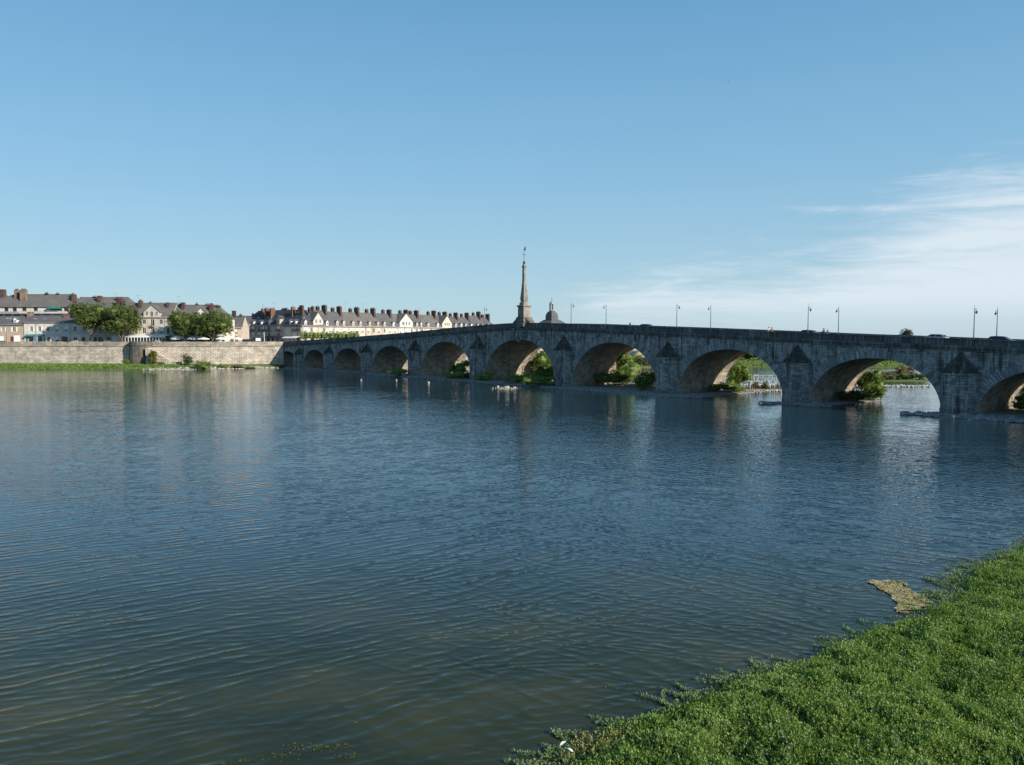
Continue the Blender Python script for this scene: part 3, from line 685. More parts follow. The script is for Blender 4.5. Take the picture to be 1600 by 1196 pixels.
# far parapet and cornice, solid core, carriageway
fp = MB(); rd = MB(); pv = MB(); core = MB()
ss = np.linspace(-150, 150, 101)
for a, c in zip(ss, ss[1:]):
    ta, tb = top(a), top(c)
    fp.hexa([(a, W - .46, ta - PAR), (c, W - .46, tb - PAR), (c, W + .02, tb - PAR), (a, W + .02, ta - PAR), (a, W - .46, ta), (c, W - .46, tb), (c, W + .02, tb), (a, W + .02, ta)])
    fp.hexa([(a, W - .5, ta - PAR - COR), (c, W - .5, tb - PAR - COR), (c, W + .3, tb - PAR - COR), (a, W + .3, ta - PAR - COR), (a, W - .5, ta - PAR), (c, W - .5, tb - PAR), (c, W + .3, tb - PAR), (a, W + .3, ta - PAR)])
    rd.face([(a, 2.6, ta - PAR - .1), (c, 2.6, tb - PAR - .1), (c, W - 2.6, tb - PAR - .1), (a, W - 2.6, ta - PAR - .1)])
    for y0, y1 in ((0.45, 2.6), (W - 2.6, W - .45)): pv.hexa([(a, y0, ta - PAR - .3), (c, y0, tb - PAR - .3), (c, y1, tb - PAR - .3), (a, y1, ta - PAR - .3), (a, y0, ta - PAR + .03), (c, y0, tb - PAR + .03), (c, y1, tb - PAR + .03), (a, y1, ta - PAR + .03)])
fp.build('far_parapet', 'parapet_stone', bridge); rd.build('carriageway', 'asphalt', bridge); pv.build('pavement', 'pavement', bridge)
# carved cartouche over the keystone
ct = MB()
def blob(cx, cz, rx, rz, dep, n=14, rings=4, y0=0.0):
    rr = [[(cx + rx * math.cos(ph_) * math.cos(2 * math.pi * k / n), y0 - dep * math.sin(ph_), cz + rz * math.cos(ph_) * math.sin(2 * math.pi * k / n)) for k in range(n)] for ph_ in [j * math.pi / 2 / rings for j in range(rings)]]
    ct.loft(rr)
cz0 = 12.05
blob(0, cz0 - .1, 1.25, 1.5, .55); blob(0, cz0 - .1, .8, 1.05, .75, y0=-.1)
for sgn in (-1, 1):
    for (x, z, rx, rz, dp) in [(1.5, .55, .42, .9, .6), (1.95, -.2, .35, .8, .5), (1.35, -1.0, .5, .35, .5), (2.35, .5, .3, .55, .4), (.8, 1.4, .4, .3, .6), (2.6, -.6, .22, .6, .3), (1.8, 1.1, .32, .32, .7)]:
        blob(sgn * x, cz0 + z, rx, rz, dp)
blob(0, cz0 + 1.45, .75, .4, .7); blob(0, cz0 - 1.55, .4, .5, .5)
for k in range(26):
    a = k / 26 * 2 * math.pi; blob(2.2 * math.cos(a) * random.uniform(.7, 1.1), cz0 + 1.5 * math.sin(a), random.uniform(.15, .3), random.uniform(.15, .35), .35, 8, 3)
ct.build('carved_cartouche', 'bridge_stone', bridge, smooth=True)

# obelisk on the crown of the bridge
ob_p = B(0.6, 1.2, top(0) - PAR + .02)
ob = empty('obelisk', tuple(ob_p), BROT, 'tall slender stone obelisk with ball and cross on the middle of the bridge', 'obelisk')
zb = ob_p.z; Z0 = 14.7 - zb
mb = MB()
mb.lathe([(1.95, 0), (1.95, Z0 - .2), (1.75, Z0), (1.75, Z0 + .5), (1.48, Z0 + .9), (1.30, Z0 + 1.5)], 4, rot=math.pi / 4, sq=True)
mb.build('base', 'obelisk_base_stone', ob)
mb = MB()
for k, (hw, z) in enumerate([(2.6, Z0 - .35), (2.15, Z0 + .2)]):
    mb.box(-hw, hw, -1.35, 1.6, 0.02 * k, z)
for sgn in (-1, 1):      # scrolled shoulders beside the pedestal
    mb.tube([(sgn * 1.6, -.6, Z0 + 1.0), (sgn * 2.1, -.6, Z0 + .45), (sgn * 2.9, -.6, Z0 + .1), (sgn * 3.3, -.6, Z0 - .4)], [.3, .42, .42, .25], 8)
mb.build('plinth_shoulder', 'obelisk_base_stone', ob)
mb = MB(); mb.lathe([(1.12, Z0 + 1.45), (1.07, Z0 + 1.7), (1.05, Z0 + 3.9), (1.2, Z0 + 4.0), (1.32, Z0 + 4.12), (1.32, Z0 + 4.3), (1.0, Z0 + 4.38)], 4, rot=math.pi / 4, sq=True)
pd = mb.build('pedestal', 'obelisk_stone', ob)
pn = MB()
for (ax, sg) in ((0, -1), (0, 1), (1, -1), (1, 1)):
    if ax: pn.box(sg * 1.06 - .03, sg * 1.06 + .03, -.7, .7, Z0 + 2.0, Z0 + 3.6)
    else: pn.box(-.7, .7, sg * 1.06 - .03, sg * 1.06 + .03, Z0 + 2.0, Z0 + 3.6)
pn.build('panel', 'obelisk_stone', pd)
mb = MB(); mb.lathe([(0.828, Z0 + 4.38), (0.774, Z0 + 4.9), (0.558, Z0 + 5.15), (0.594, Z0 + 5.35), (0.666, Z0 + 5.7), (0.648, Z0 + 6.3), (0.540, Z0 + 7.4), (0.423, Z0 + 8.8), (0.333, Z0 + 9.9), (0.297, Z0 + 13.2), (0.288, Z0 + 13.35), (0.396, Z0 + 13.5), (0.396, Z0 + 13.75), (0.270, Z0 + 13.95), (0.180, Z0 + 14.3)], 4, rot=math.pi / 4, sq=True)
mb.build('shaft', 'obelisk_stone', ob)
mb = MB(); mb.lathe([(.12, Z0 + 14.28), (.28, Z0 + 14.4), (.34, Z0 + 14.62), (.28, Z0 + 14.85), (.1, Z0 + 14.98)], 10); mb.build('ball', 'cap_stone', ob, smooth=True)
mb = MB(); mb.tube([(0, 0, Z0 + 14.9), (0, 0, Z0 + 18.2)], .05, 6); mb.tube([(-.3, -.32, Z0 + 16.55), (.3, .32, Z0 + 16.55)], .045, 6); mb.tube([(.3, -.32, Z0 + 16.55), (-.3, .32, Z0 + 16.55)], .045, 6); mb.build('cross', 'iron', ob)
mb = MB(); mb.prism([(.06, -.02), (.5, -.02), (.5, .02), (.06, .02)], Z0 + 17.55, Z0 + 17.9); mb.prism([(.24, -.021), (.56, -.021), (.56, .021), (.24, .021)], Z0 + 17.9, Z0 + 18.4); mb.build('weather_vane', 'iron', ob)

# ------------------------------------------------------------------ lamp posts
def make_lamp():
    r = empty('lamp_post', (0, 0, 0), 0, 'x', 'lamp post', 'lamp posts along the bridge')
    mb = MB(); mb.lathe([(.13, 0), (.13, .5), (.085, .6), (.065, 3), (.05, 5.1), (.03, 5.3), (.015, 5.95)], 8); mb.build('pole', 'grey_metal', r, smooth=True)
    mb = MB(); mb.tube([(0, -.15, 5.35), (0, .45, 5.35), (0, .8, 5.3)], .035, 6); mb.tube([(0, -.1, 4.7), (0, .3, 5.3)], .02, 5); mb.tube([(0, .76, 5.3), (0, .76, 5.0)], .025, 5); mb.build('arm', 'grey_metal', r)
    mb = MB(); mb.lathe([(.05, 5.05), (.17, 4.94), (.19, 4.80)], 10, cy=.76); l = mb.build('lantern', 'iron', r, smooth=True)
    mb = MB(); mb.lathe([(.15, 4.795), (.13, 4.68), (.05, 4.6)], 10, cy=.76); mb.build('lamp_glass', 'lamp_glass', l, smooth=True)
    return r
lamp0 = make_lamp(); first = True
side_words = {-4: 'fifth pier left', 0: ''}
def where(i):
    k = i - 5
    if k >= 0: return ('first', 'second', 'third', 'fourth', 'fifth')[k] + ' pier right of the obelisk'
    return ('first', 'second', 'third', 'fourth', 'fifth')[-k - 1] + ' pier left of the obelisk'
for i in range(10):
    for far in (0, 1):
        if far and i == 4: continue
        s = piers[i] + (1.3 if not far else 0.2); t_ = 0.85 if not far else 13.6
        p = B(s, t_, top(s) - PAR + .03)
        lb = ('slim grey lamp post at the river parapet above the ' if not far else 'slim grey lamp post on the far pavement behind the ') + where(i)
        rz = BROT + (0 if not far else math.pi)
        if first: lamp0.location = p; lamp0.rotation_euler = (0, 0, rz); lamp0['label'] = lb; first = False
        else: copy_tree(lamp0, p, rz, lb)

# ------------------------------------------------------------------ cars
def make_car(paint, label, loc, rz, group=None, kind='hatch'):
    r = empty('car', loc, rz, label, 'car', group)
    van = kind == 'van'
    if van: prof = [(-2.4, .35), (-2.42, 1.0), (-2.4, 1.95), (-2.2, 2.1), (1.1, 2.1), (1.55, 1.95), (2.05, 1.2), (2.55, 1.0), (2.65, .6), (2.6, .35)]; top_y = 2.1
    else: prof = [(-2.05, .35), (-2.12, .7), (-2.05, 1.0), (-1.95, 1.05), (1.0, 1.0), (1.9, .85), (2.08, .65), (2.1, .35)]
    mb = MB()
    def body(prof, hw, hw2=None):
        n = len(prof); A = [(x, -hw, z) for x, z in prof]; C = [(x, hw, z) for x, z in prof]
        mb.face(A[::-1] if False else A, 0); mb.face(C[::-1], 0)
        for i in range(n): j = (i + 1) % n; mb.face([A[j], A[i], C[i], C[j]], 0)
    body(prof, .86)
    if not van:
        lo = [(-1.9, 1.04), (.95, 1.0)]; hi = [(-1.35, 1.45), (.15, 1.45)]
        a = [(-1.9, -.80, 1.03), (1.0, -.80, 1.0), (1.0, .80, 1.0), (-1.9, .80, 1.03)]; t4 = [(-1.45, -.62, 1.44), (.2, -.62, 1.44), (.2, .62, 1.44), (-1.45, .62, 1.44)]
        mb.hexa(a + t4)
        mb.hexa([(-1.3, -.56, 1.44), (.1, -.56, 1.44), (.1, .56, 1.44), (-1.3, .56, 1.44), (-1.1, -.45, 1.49), (0, -.45, 1.49), (0, .45, 1.49), (-1.1, .45, 1.49)])
    bo = mb.build('body', paint, r)
    g = MB()
    if not van:
        def on(p, q, u, v): return [p[i] + (q[i] - p[i]) * u for i in range(3)]
        for sg in (-1, 1):
            for u0, u1 in ((.08, .46), (.52, .86)):
                P0, P1, Q0, Q1 = (-1.9, sg * .81, 1.05), (1.0, sg * .81, 1.02), (-1.45, sg * .63, 1.43), (.2, sg * .63, 1.43)
                f = lambda u, v: tuple((P0[i] + (P1[i] - P0[i]) * u) * (1 - v) + (Q0[i] + (Q1[i] - Q0[i]) * u) * v for i in range(3))
                q = [f(u0, .12), f(u1, .12), f(u1, .88), f(u0, .88)]; g.face(q if sg < 0 else q[::-1])
        g.face([(.94, -.70, 1.05), (.94, .70, 1.05), (.26, .56, 1.42), (.26, -.56, 1.42)]); g.face([(-1.90, .68, 1.08), (-1.90, -.68, 1.08), (-1.50, -.55, 1.41), (-1.50, .55, 1.41)])
    else:
        g.face([(2.03, -.75, 1.25), (2.03, .75, 1.25), (1.58, .7, 1.93), (1.58, -.7, 1.93)])
        for sg in (-1, 1): q = [(.5, sg * .87, 1.2), (1.6, sg * .87, 1.2), (1.4, sg * .87, 1.85), (.5, sg * .87, 1.85)]; g.face(q if sg < 0 else q[::-1])
    g.build('window', 'glass', r)
    wx = 1.3 if not van else 1.6
    for sx_ in (-wx, wx):
        for sg in (-1, 1):
            mb = MB(); n = 14; rg = lambda y, q: [(sx_ + q * math.cos(2 * math.pi * k / n), y, .32 + q * math.sin(2 * math.pi * k / n)) for k in range(n)]
            mb.loft([rg(sg * .70, .32), rg(sg * .90, .32)]); wh = mb.build('wheel', 'tyre', r)
            mb = MB(); mb.loft([rg(sg * .895, .2), rg(sg * .92, .18)]); mb.build('rim', 'grey_metal', wh)
    fx = 2.09 if not van else 2.62
    for sg in (-1, 1):
        mb = MB(); mb.box(fx - .12, fx + .02, sg * .66 - .16, sg * .66 + .16, .6, .76); mb.build('headlight', 'lamp_glass', r)
        mb = MB(); bx_ = -2.1 if not van else -2.42; mb.box(bx_ - .03, bx_ + .08, sg * .7 - .1, sg * .7 + .1, .72, .92); mb.build('tail_light', 'red_lens', r)
    mb = MB(); mb.box(-fx + .1 if False else -2.14 if not van else -2.46, -2.0, -.8, .8, .35, .5); mb.box(fx - .1, fx + .04, -.8, .8, .33, .48); mb.build('bumper', 'grey_metal', r)
    return r
def s_of(px, t=0.0):
    k = (px - 800) / F; bx, by = BO.x + BT.x * t, BO.y + BT.y * t; return (k * by - bx) / (BD.x - BD.y * k)
for px, t_, paint, lb, flip in [(1012, 4.5, 'car_dark', 'dark car just right of the obelisk, only its roof above the parapet', 0), (1267, 4.5, 'car_dark', 'black car crossing the bridge beside the tall lamp post, third pier from obelisk', 0),
                          (1457, 9.5, 'car_silver', 'pale car low behind the parapet, between the round treetop and a lamp post', 1), (1566, 4.3, 'car_dark', 'dark car with side windows showing, farthest right on the bridge', 0)]:
    s = s_of(px, t_); sl_ = math.atan2(top(s + 2) - top(s - 2), 4)
    c = make_car(paint, lb, B(s, t_, top(s) - PAR - .1 + (0.12 if px > 1500 else .05)), BROT + (math.pi if flip else 0), 'cars crossing the bridge')
    c.rotation_euler = (0, -sl_ if not flip else sl_, BROT + (math.pi if flip else 0))

# ------------------------------------------------------------------ people
def person(loc, rz, label, top_m, leg_m, arm=0.0, stride=0.0, h=1.72, hairm='hair'):
    r = empty('person', loc, rz, label, 'person', 'people walking on the bridge'); k = h / 1.72
    V = []; E = []; R = []
    def v(x, y, z, rr, par=None):
        V.append((x * k, y * k, z * k)); R.append(rr * k)
        if par is not None: E.append((par, len(V) - 1))
        return len(V) - 1
    pel = v(0, 0, .95, .15); ch = v(0, 0, 1.15, .145, pel); sh = v(0, 0, 1.38, .15, ch); nk = v(0, 0, 1.48, .06, sh); hd = v(0.01, 0, 1.58, .09, nk); v(0.01, 0, 1.68, .075, hd)
    for sg in (-1, 1):
        hp = v(0, sg * .1, .88, .095, pel); kn = v(stride * sg * .22 + .03, sg * .1, .48, .06, hp); an = v(stride * sg * .3, sg * .1, .09, .04, kn); v(stride * sg * .3 + .16, sg * .1, .04, .035, an)
        s_ = v(0, sg * .19, 1.38, .055, sh); el_ = v(-.05 + arm * .15 * (sg > 0), sg * .25, 1.12, .042, s_); hn = v(.06 + arm * .25 * (sg > 0), sg * .24, .9 + arm * .3 * (sg > 0), .03, el_); v(.08 + arm * .3 * (sg > 0), sg * .24, .82 + arm * .35 * (sg > 0), .022, hn)
    me = bpy.data.meshes.new('person_body'); me.from_pydata(V, E, []); o = bpy.data.objects.new('body', me); COL.objects.link(o); o.parent = r
    sm = o.modifiers.new('skin', 'SKIN'); sm.use_smooth_shade = True
    sv = me.skin_vertices[0].data
    for q, rr in zip(sv, R): q.radius = (rr, rr)
    sv[0].use_root = True
    ss_ = o.modifiers.new('sub', 'SUBSURF'); ss_.levels = 1; ss_.render_levels = 1; me.materials.append(MATS['skin'])
    mb = MB(); mb.lathe([(.17 * k, .86 * k), (.175 * k, 1.0 * k), (.165 * k, 1.15 * k), (.20 * k, 1.34 * k), (.17 * k, 1.43 * k), (.07 * k, 1.47 * k)], 12); mb.build('top', top_m, r, smooth=True)
    mb = MB()
    for sg in (-1, 1): mb.tube([(0, sg * .1 * k, .95 * k), (stride * sg * .22 * k + .02, sg * .1 * k, .48 * k), (stride * sg * .29 * k, sg * .1 * k, .12 * k)], [.125 * k, .085 * k, .065 * k], 8)
    for sg in (-1, 1): mb.tube([(0, sg * .19 * k, 1.4 * k), (-.04, sg * .245 * k, 1.14 * k)], [.075 * k, .06 * k], 7, 1)
    mb.build('trousers', [leg_m, top_m], r, smooth=True)
    mb = MB(); mb.lathe([(.02, 1.74 * k), (.075 * k, 1.72 * k), (.105 * k, 1.65 * k), (.10 * k, 1.57 * k), (.06, 1.53 * k)][::-1], 10, cx=-.015); mb.build('hair', hairm, r, smooth=True)
    return r
for px, t_, lb, tm, lm, dr, arm, hh in [(984, 1.5, 'lone person in dark clothes on the bridge left of the dark car', 'cloth_dark', 'cloth_dark', 0, 0, 1.7), (1200.5, 1.3, 'person in a white top, left walker of the pair between two lamp posts', 'cloth_white', 'cloth_blue', 0, 0, 1.72), (1205, 1.5, 'person in a pink top, right walker of the pair between two lamp posts', 'cloth_pink', 'cloth_dark', 0, .3, 1.68),
                        (1286, 1.3, 'taller person with one arm out, walking beside a shorter person', 'cloth_blue', 'cloth_dark', 1, 1.0, 1.86), (1292, 1.3, 'shorter person in dark clothes, walking just right of a taller person', 'cloth_dark', 'cloth_dark', 1, 0, 1.62)]:
    s = s_of(px, t_); person(B(s, t_, top(s) - PAR + .03), BROT + (math.pi if dr else 0), lb, tm, lm, arm, .8, hh)

# ------------------------------------------------------------------ quay wall
quay = empty('quay_wall', (0, 0, 0), 0, 'long pale stone quay wall along the far bank left of the bridge', 'wall')
TOPQ = 9.55; COPE = 7.85
wl = MB(); pp = MB(); cp = MB(); cnt = 0
def q_side(p, q, batter=0.9):
    d_ = Vector((q[0] - p[0], q[1] - p[1], 0)).normalized(); n_ = Vector((d_.y, -d_.x, 0)); return n_
U = 0
for p, q in zip(QL, QL[1:]):
    n_ = q_side(p, q); L = math.hypot(q[0] - p[0], q[1] - p[1]); m_ = max(1, int(L / 30))
    for k in range(m_):
        a = (p[0] + (q[0] - p[0]) * k / m_, p[1] + (q[1] - p[1]) * k / m_); c = (p[0] + (q[0] - p[0]) * (k + 1) / m_, p[1] + (q[1] - p[1]) * (k + 1) / m_); l = L / m_
        fo = 0.7
        A0 = (a[0] + n_.x * fo, a[1] + n_.y * fo); C0 = (c[0] + n_.x * fo, c[1] + n_.y * fo)
        wl.face([(*A0, -1), (*C0, -1), (*c, COPE), (*a, COPE)], 0, [(U, 0), (U + l, 0), (U + l, COPE + 1), (U, COPE + 1)])
        U += l
    # coping course and parapet blocks
    dn = Vector((q[0] - p[0], q[1] - p[1], 0)).normalized()
    nb = int(L / 2.6)
    for k in range(nb):
        a = (p[0] + (q[0] - p[0]) * k / nb, p[1] + (q[1] - p[1]) * k / nb); c = (p[0] + (q[0] - p[0]) * (k + .985) / nb, p[1] + (q[1] - p[1]) * (k + .985) / nb)
        def blk(mb, off0, off1, z0, z1):
            mb.hexa([(a[0] + n_.x * off0, a[1] + n_.y * off0, z0), (c[0] + n_.x * off0, c[1] + n_.y * off0, z0), (c[0] - n_.x * off1, c[1] - n_.y * off1, z0), (a[0] - n_.x * off1, a[1] - n_.y * off1, z0),
                     (a[0] + n_.x * off0, a[1] + n_.y * off0, z1), (c[0] + n_.x * off0, c[1] + n_.y * off0, z1), (c[0] - n_.x * off1, c[1] - n_.y * off1, z1), (a[0] - n_.x * off1, a[1] - n_.y * off1, z1)])
        in_view = a[0] > -215
        if in_view:
            mb = MB(); blk(mb, .28, .5, COPE + .002, COPE + .3); mb.build('coping_stone', 'quay_parapet', quay)
            mb = MB(); zt = TOPQ + random.uniform(-.05, .05) - (0.5 if a[0] > -110 else 0) * 0; blk(mb, .02 + random.uniform(0, .02), .55, COPE + .302, zt); mb.build('parapet_block', 'quay_parapet', quay)
        else: blk(cp, .28, .5, COPE + .002, COPE + .3); blk(pp, .02, .55, COPE + .302, TOPQ)
wl.build('wall_face', 'quay_stone', quay); pp.build('parapet', 'quay_parapet', quay); cp.build('coping', 'quay_parapet', quay)
# rounded bastion and stair ramp falling to the right
bx, by = X_at(218, 285), 287.0
mb = MB(); rb = [(4.6, -1), (4.2, COPE + .1), (4.35, COPE + .35), (4.1, TOPQ + .05)]
mb.lathe(rb, 20, bx, by); mb.build('bastion', 'obelisk_base_stone', quay)  # darker stone stands in for the shade lying over the bastion
x0, x1 = bx + 3.6, X_at(284, 285); mb = MB(); NR = 14
for k in range(NR):
    a = x0 + (x1 - x0) * k / NR; c = x0 + (x1 - x0) * (k + 1) / NR; z = 7.6 - (7.6 - 1.2) * (k + .5) / NR
    y_ = 285.4 - (k / NR) * 1.6; mb.box(a, c - .01, y_ - 3.2 + .004 * k, y_ + 3.5, -1, z)
mb.build('stair_ramp', 'quay_stone', quay)
mb = MB(); mb.box(x1 - 6, x1 + 1, 281.0, 283.0, -.5, 2.2); mb.build('landing', 'quay_stone', quay)
# plain quay on the downstream side, behind the bridge
mb = MB(); dq = [(-80, 304.5), (-59, 328.8), (11, 399), (61, 469.5)]
for a, c in zip(dq, dq[1:]): mb.face([(a[0], a[1], -1), (c[0], c[1], -1), (c[0], c[1], STREET + 1), (a[0], a[1], STREET + 1)]); mb.face([(a[0], a[1], STREET + 1), (c[0], c[1], STREET + 1), (c[0] - .5, c[1] + .4, STREET + 1), (a[0] - .5, a[1] + .4, STREET + 1)])
tag(mb.build('downstream_quay', 'quay_stone'), 'stone quay wall on the far bank behind the bridge', 'wall')

# ------------------------------------------------------------------ buildings
WIN = {}
def window_mesh(w_, h, frame):
    key = (round(w_, 2), round(h, 2), frame)
    if key not in WIN:
        mb = MB(); f = .07
        mb.box(-w_ / 2, w_ / 2, -.05, .03, -h / 2, -h / 2 + f); mb.box(-w_ / 2, w_ / 2, -.05, .03, h / 2 - f, h / 2)
        mb.box(-w_ / 2, -w_ / 2 + f, -.048, .028, -h / 2 + f, h / 2 - f); mb.box(w_ / 2 - f, w_ / 2, -.048, .028, -h / 2 + f, h / 2 - f); mb.box(-.045, .045, -.046, .026, -h / 2 + f, h / 2 - f)
        a = mb.build('window', frame)
        mb = MB(); mb.box(-w_ / 2 + .01, w_ / 2 - .01, 0, .02, -h / 2 + .01, h / 2 - .01); g = mb.build('pane', 'glass')
        mb = MB(); mb.box(0, w_ / 2 + .03, -.05, 0, -h / 2, h / 2); s = mb.build('shutter', 'shutter_white')
        mb = MB(); mb.box(-w_ / 2 + .02, w_ / 2 - .02, -.03, -.01, h / 2 - h * .62, h / 2); bl = mb.build('blind', 'white_paint')
        WIN[key] = (a.data, g.data, s.data, bl.data)
        for o in (a, g, s, bl): bpy.data.objects.remove(o)
    return WIN[key]
def link_obj(name, data, parent, loc):
    o = bpy.data.objects.new(name, data); COL.objects.link(o); o.parent = parent; o.location = loc; return o
def add_window(parent, x, z, w_, h, frame='white_paint', shutters=False, y=.16, blind=0.25):
    a, g, s, bl = window_mesh(w_, h, frame); o = link_obj('window', a, parent, (x, y, z)); link_obj('pane', g, o, (0, 0, 0))
    if shutters:
        link_obj('shutter', s, o, (w_ / 2 + .02, -y - .012, 0)); link_obj('shutter', s, o, (-w_ - .05, -y - .012, 0))
    if random.random() < blind: link_obj('blind', bl, o, (0, 0, 0))
    return o
def holes_wall(mb, L, z0, z1, holes, dep=.22, y=0.0):
    xs = sorted({0, L} | {h[0] - h[2] / 2 for h in holes} | {h[0] + h[2] / 2 for h in holes}); zs = sorted({z0, z1} | {h[1] - h[3] / 2 for h in holes} | {h[1] + h[3] / 2 for h in holes})
    for a, c in zip(xs, xs[1:]):
        for e, f in zip(zs, zs[1:]):
            mx, mz = (a + c) / 2, (e + f) / 2
            if any(abs(mx - h[0]) < h[2] / 2 and abs(mz - h[1]) < h[3] / 2 for h in holes): continue
            mb.face([(a, y, e), (c, y, e), (c, y, f), (a, y, f)])
    for x, z, w_, h in holes:
        a, c, e, f = x - w_ / 2, x + w_ / 2, z - h / 2, z + h / 2; d_ = y + dep
        mb.face([(a, y, e), (a, d_, e), (c, d_, e), (c, y, e)]); mb.face([(a, d_, f), (a, y, f), (c, y, f), (c, d_, f)]); mb.face([(a, d_, e), (a, y, e), (a, y, f), (a, d_, f)]); mb.face([(c, y, e), (c, d_, e), (c, d_, f), (c, y, f)])
        mb.face([(a, d_, e), (c, d_, e), (c, d_, f), (a, d_, f)])

def house(name, label, P0, dirv, L, D, eaves, ridge, wins, wall='wall_cream', roof='slate', base=STREET, hip=(0, 0), chims=(), dormers=(), skylights=(), cat='house', band=True, group=None, roof_ov=.35, gables=(), band_mat='wall_pale', pipes=()):
    """P0 front-left corner, dirv unit vector along the front; wins: (x, z_above_base, w, h, kind)"""
    dv = Vector((dirv[0], dirv[1], 0)).normalized(); r = empty(name, (P0[0], P0[1], base), math.atan2(dv.y, dv.x), label, cat, group)
    E = eaves - base; R = ridge - base; ym = D / 2
    mb = MB(); holes = [(x, z, w_, h) for x, z, w_, h, kd in wins]
    holes_wall(mb, L, -.3, E, holes)
    mb.face([(L, 0, -.3), (L, D, -.3), (L, D, E), (L, 0, E)]); mb.face([(0, D, -.3), (0, 0, -.3), (0, 0, E), (0, D, E)]); mb.face([(L, D, -.3), (0, D, -.3), (0, D, E), (L, D, E)])
    if not hip[0]: mb.face([(0, D, E), (0, 0, E), (0, ym, R)])
    if not hip[1]: mb.face([(L, 0, E), (L, D, E), (L, ym, R)])
    mb.build('wall', wall, r)
    if band:
        mb = MB(); mb.box(-.05, L + .05, -.22, .02, E - .34, E - .04); mb.build('cornice', band_mat, r)
    # roof
    ov = roof_ov; sl_ = (R - E) / ym; mb = MB()
    xa, xb = -.12 if not hip[0] else -ov, L + .12 if not hip[1] else L + ov
    ra, rb_ = (xa if not hip[0] else hip[0]), (xb if not hip[1] else L - hip[1])
    zE = E - ov * sl_ + .02; yo = -ov
    A, Bp, C, Dp = (xa, yo, zE), (xb, yo, zE), (xb, D + ov, zE), (xa, D + ov, zE); R0, R1 = (ra, ym, R + .05), (rb_, ym, R + .05)
    def uvq(pts): # slope uv
        return [(p[0], p[2] * 1.5) for p in pts]
    mb.face([A, Bp, R1, R0], 0, uvq([A, Bp, R1, R0])); mb.face([C, Dp, R0, R1], 0, uvq([C, Dp, R0, R1]))
    def dn(p, z=.16): return (p[0], p[1], p[2] - z)
    if hip[0]: mb.face([Dp, A, R0], 0, [(p[1], p[2] * 1.5) for p in (Dp, A, R0)])
    if hip[1]: mb.face([Bp, C, R1], 0, [(p[1], p[2] * 1.5) for p in (Bp, C, R1)])
    mb.face([dn(A), dn(Bp), Bp, A]); mb.face([dn(C), dn(Dp), Dp, C])
    if not hip[0]: mb.face([dn(R0), dn(A), A, R0]); mb.face([dn(Dp), dn(R0), R0, Dp])
    if not hip[1]: mb.face([dn(Bp), dn(R1), R1, Bp]); mb.face([dn(R1), dn(C), C, R1])
    mb.face([dn(Bp), dn(A), dn(R0), dn(R1)]); mb.face([dn(Dp), dn(C), dn(R1), dn(R0)])
    mb.tube([(ra, ym, R + .06), (rb_, ym, R + .06)], .12, 5)
    ro = mb.build('roof', roof, r)
    for (x, y, w_, d_, zt, mat, pots) in chims:
        zbse = min(E + y * sl_, E + (D - y) * sl_) - 1.0; mb = MB(); zt = zt - base
        mb.box(x - w_ / 2, x + w_ / 2, y - d_ / 2, y + d_ / 2, zbse, zt, 0); mb.box(x - w_ / 2 - .08, x + w_ / 2 + .08, y - d_ / 2 - .08, y + d_ / 2 + .08, zt, zt + .16, 1)
        long_x = w_ > d_; n = pots
        for k in range(n):
            f = (k + .5) / n - .5; cx_, cy_ = (x + f * w_ * .9, y) if long_x else (x, y + f * d_ * .9)
            mb.lathe([(.16, zt + .16), (.13, zt + .62), (.17, zt + .66)], 7, cx_, cy_, 2)
        mb.build('chimney', [mat, 'chimney_tan', 'brick_dark'], ro)
    for (x, w_, h, z_, kd) in dormers:         # small gabled dormers standing on the slope
        y0 = max(.15, (z_ - E) / sl_ - .1); mb = MB(); hh = h; dd = (hh + w_ * .5) / sl_ + .3
        mb.box(x - w_ / 2, x + w_ / 2, y0, y0 + dd, z_ - .3, z_ + hh, 0)
        g0 = [(x - w_ / 2, y0 - .001, z_ + hh), (x + w_ / 2, y0 - .001, z_ + hh), (x, y0 - .001, z_ + hh + w_ * .55)]; mb.face(g0, 0)
        o_ = .14
        for sg in (-1, 1):
            q = [(x + sg * (w_ / 2 + o_), y0 - .15, z_ + hh - .12), (x, y0 - .15, z_ + hh + w_ * .6), (x, y0 + dd + .5, z_ + hh + w_ * .6), (x + sg * (w_ / 2 + o_), y0 + dd, z_ + hh - .12)]
            mb.face(q if sg < 0 else q[::-1], 1); mb.face([(p[0], p[1], p[2] + .08) for p in (q if sg < 0 else q[::-1])], 1)
            mb.face([q[0], (q[0][0], q[0][1], q[0][2] + .08), (q[1][0], q[1][1], q[1][2] + .08), q[1]], 2)
        dm = mb.build('dormer', [wall if kd == 's' else 'white_paint', roof, 'white_paint'], r)
        a, g, s, bl = window_mesh(w_ * .62, hh * .72, 'white_paint'); o = link_obj('window', a, dm, (x, y0 - .06, z_ + hh * .48)); link_obj('pane', g, dm, (x, y0 - .05, z_ + hh * .48))
    for (x, z_, w_, h) in skylights:
        y0 = (z_ - E) / sl_; mb = MB(); n_ = Vector((0, -sl_, 1)).normalized(); u = Vector((0, 1, sl_)).normalized(); c0 = Vector((x, y0, z_ + .1)); ptsq = [c0 + Vector((-w_ / 2, 0, 0)), c0 + Vector((w_ / 2, 0, 0)), c0 + Vector((w_ / 2, 0, 0)) + u * h, c0 + Vector((-w_ / 2, 0, 0)) + u * h]
        mb.hexa([tuple(p) for p in ptsq] + [tuple(p + n_ * .1) for p in ptsq]); mb.build('skylight', 'zinc', r)
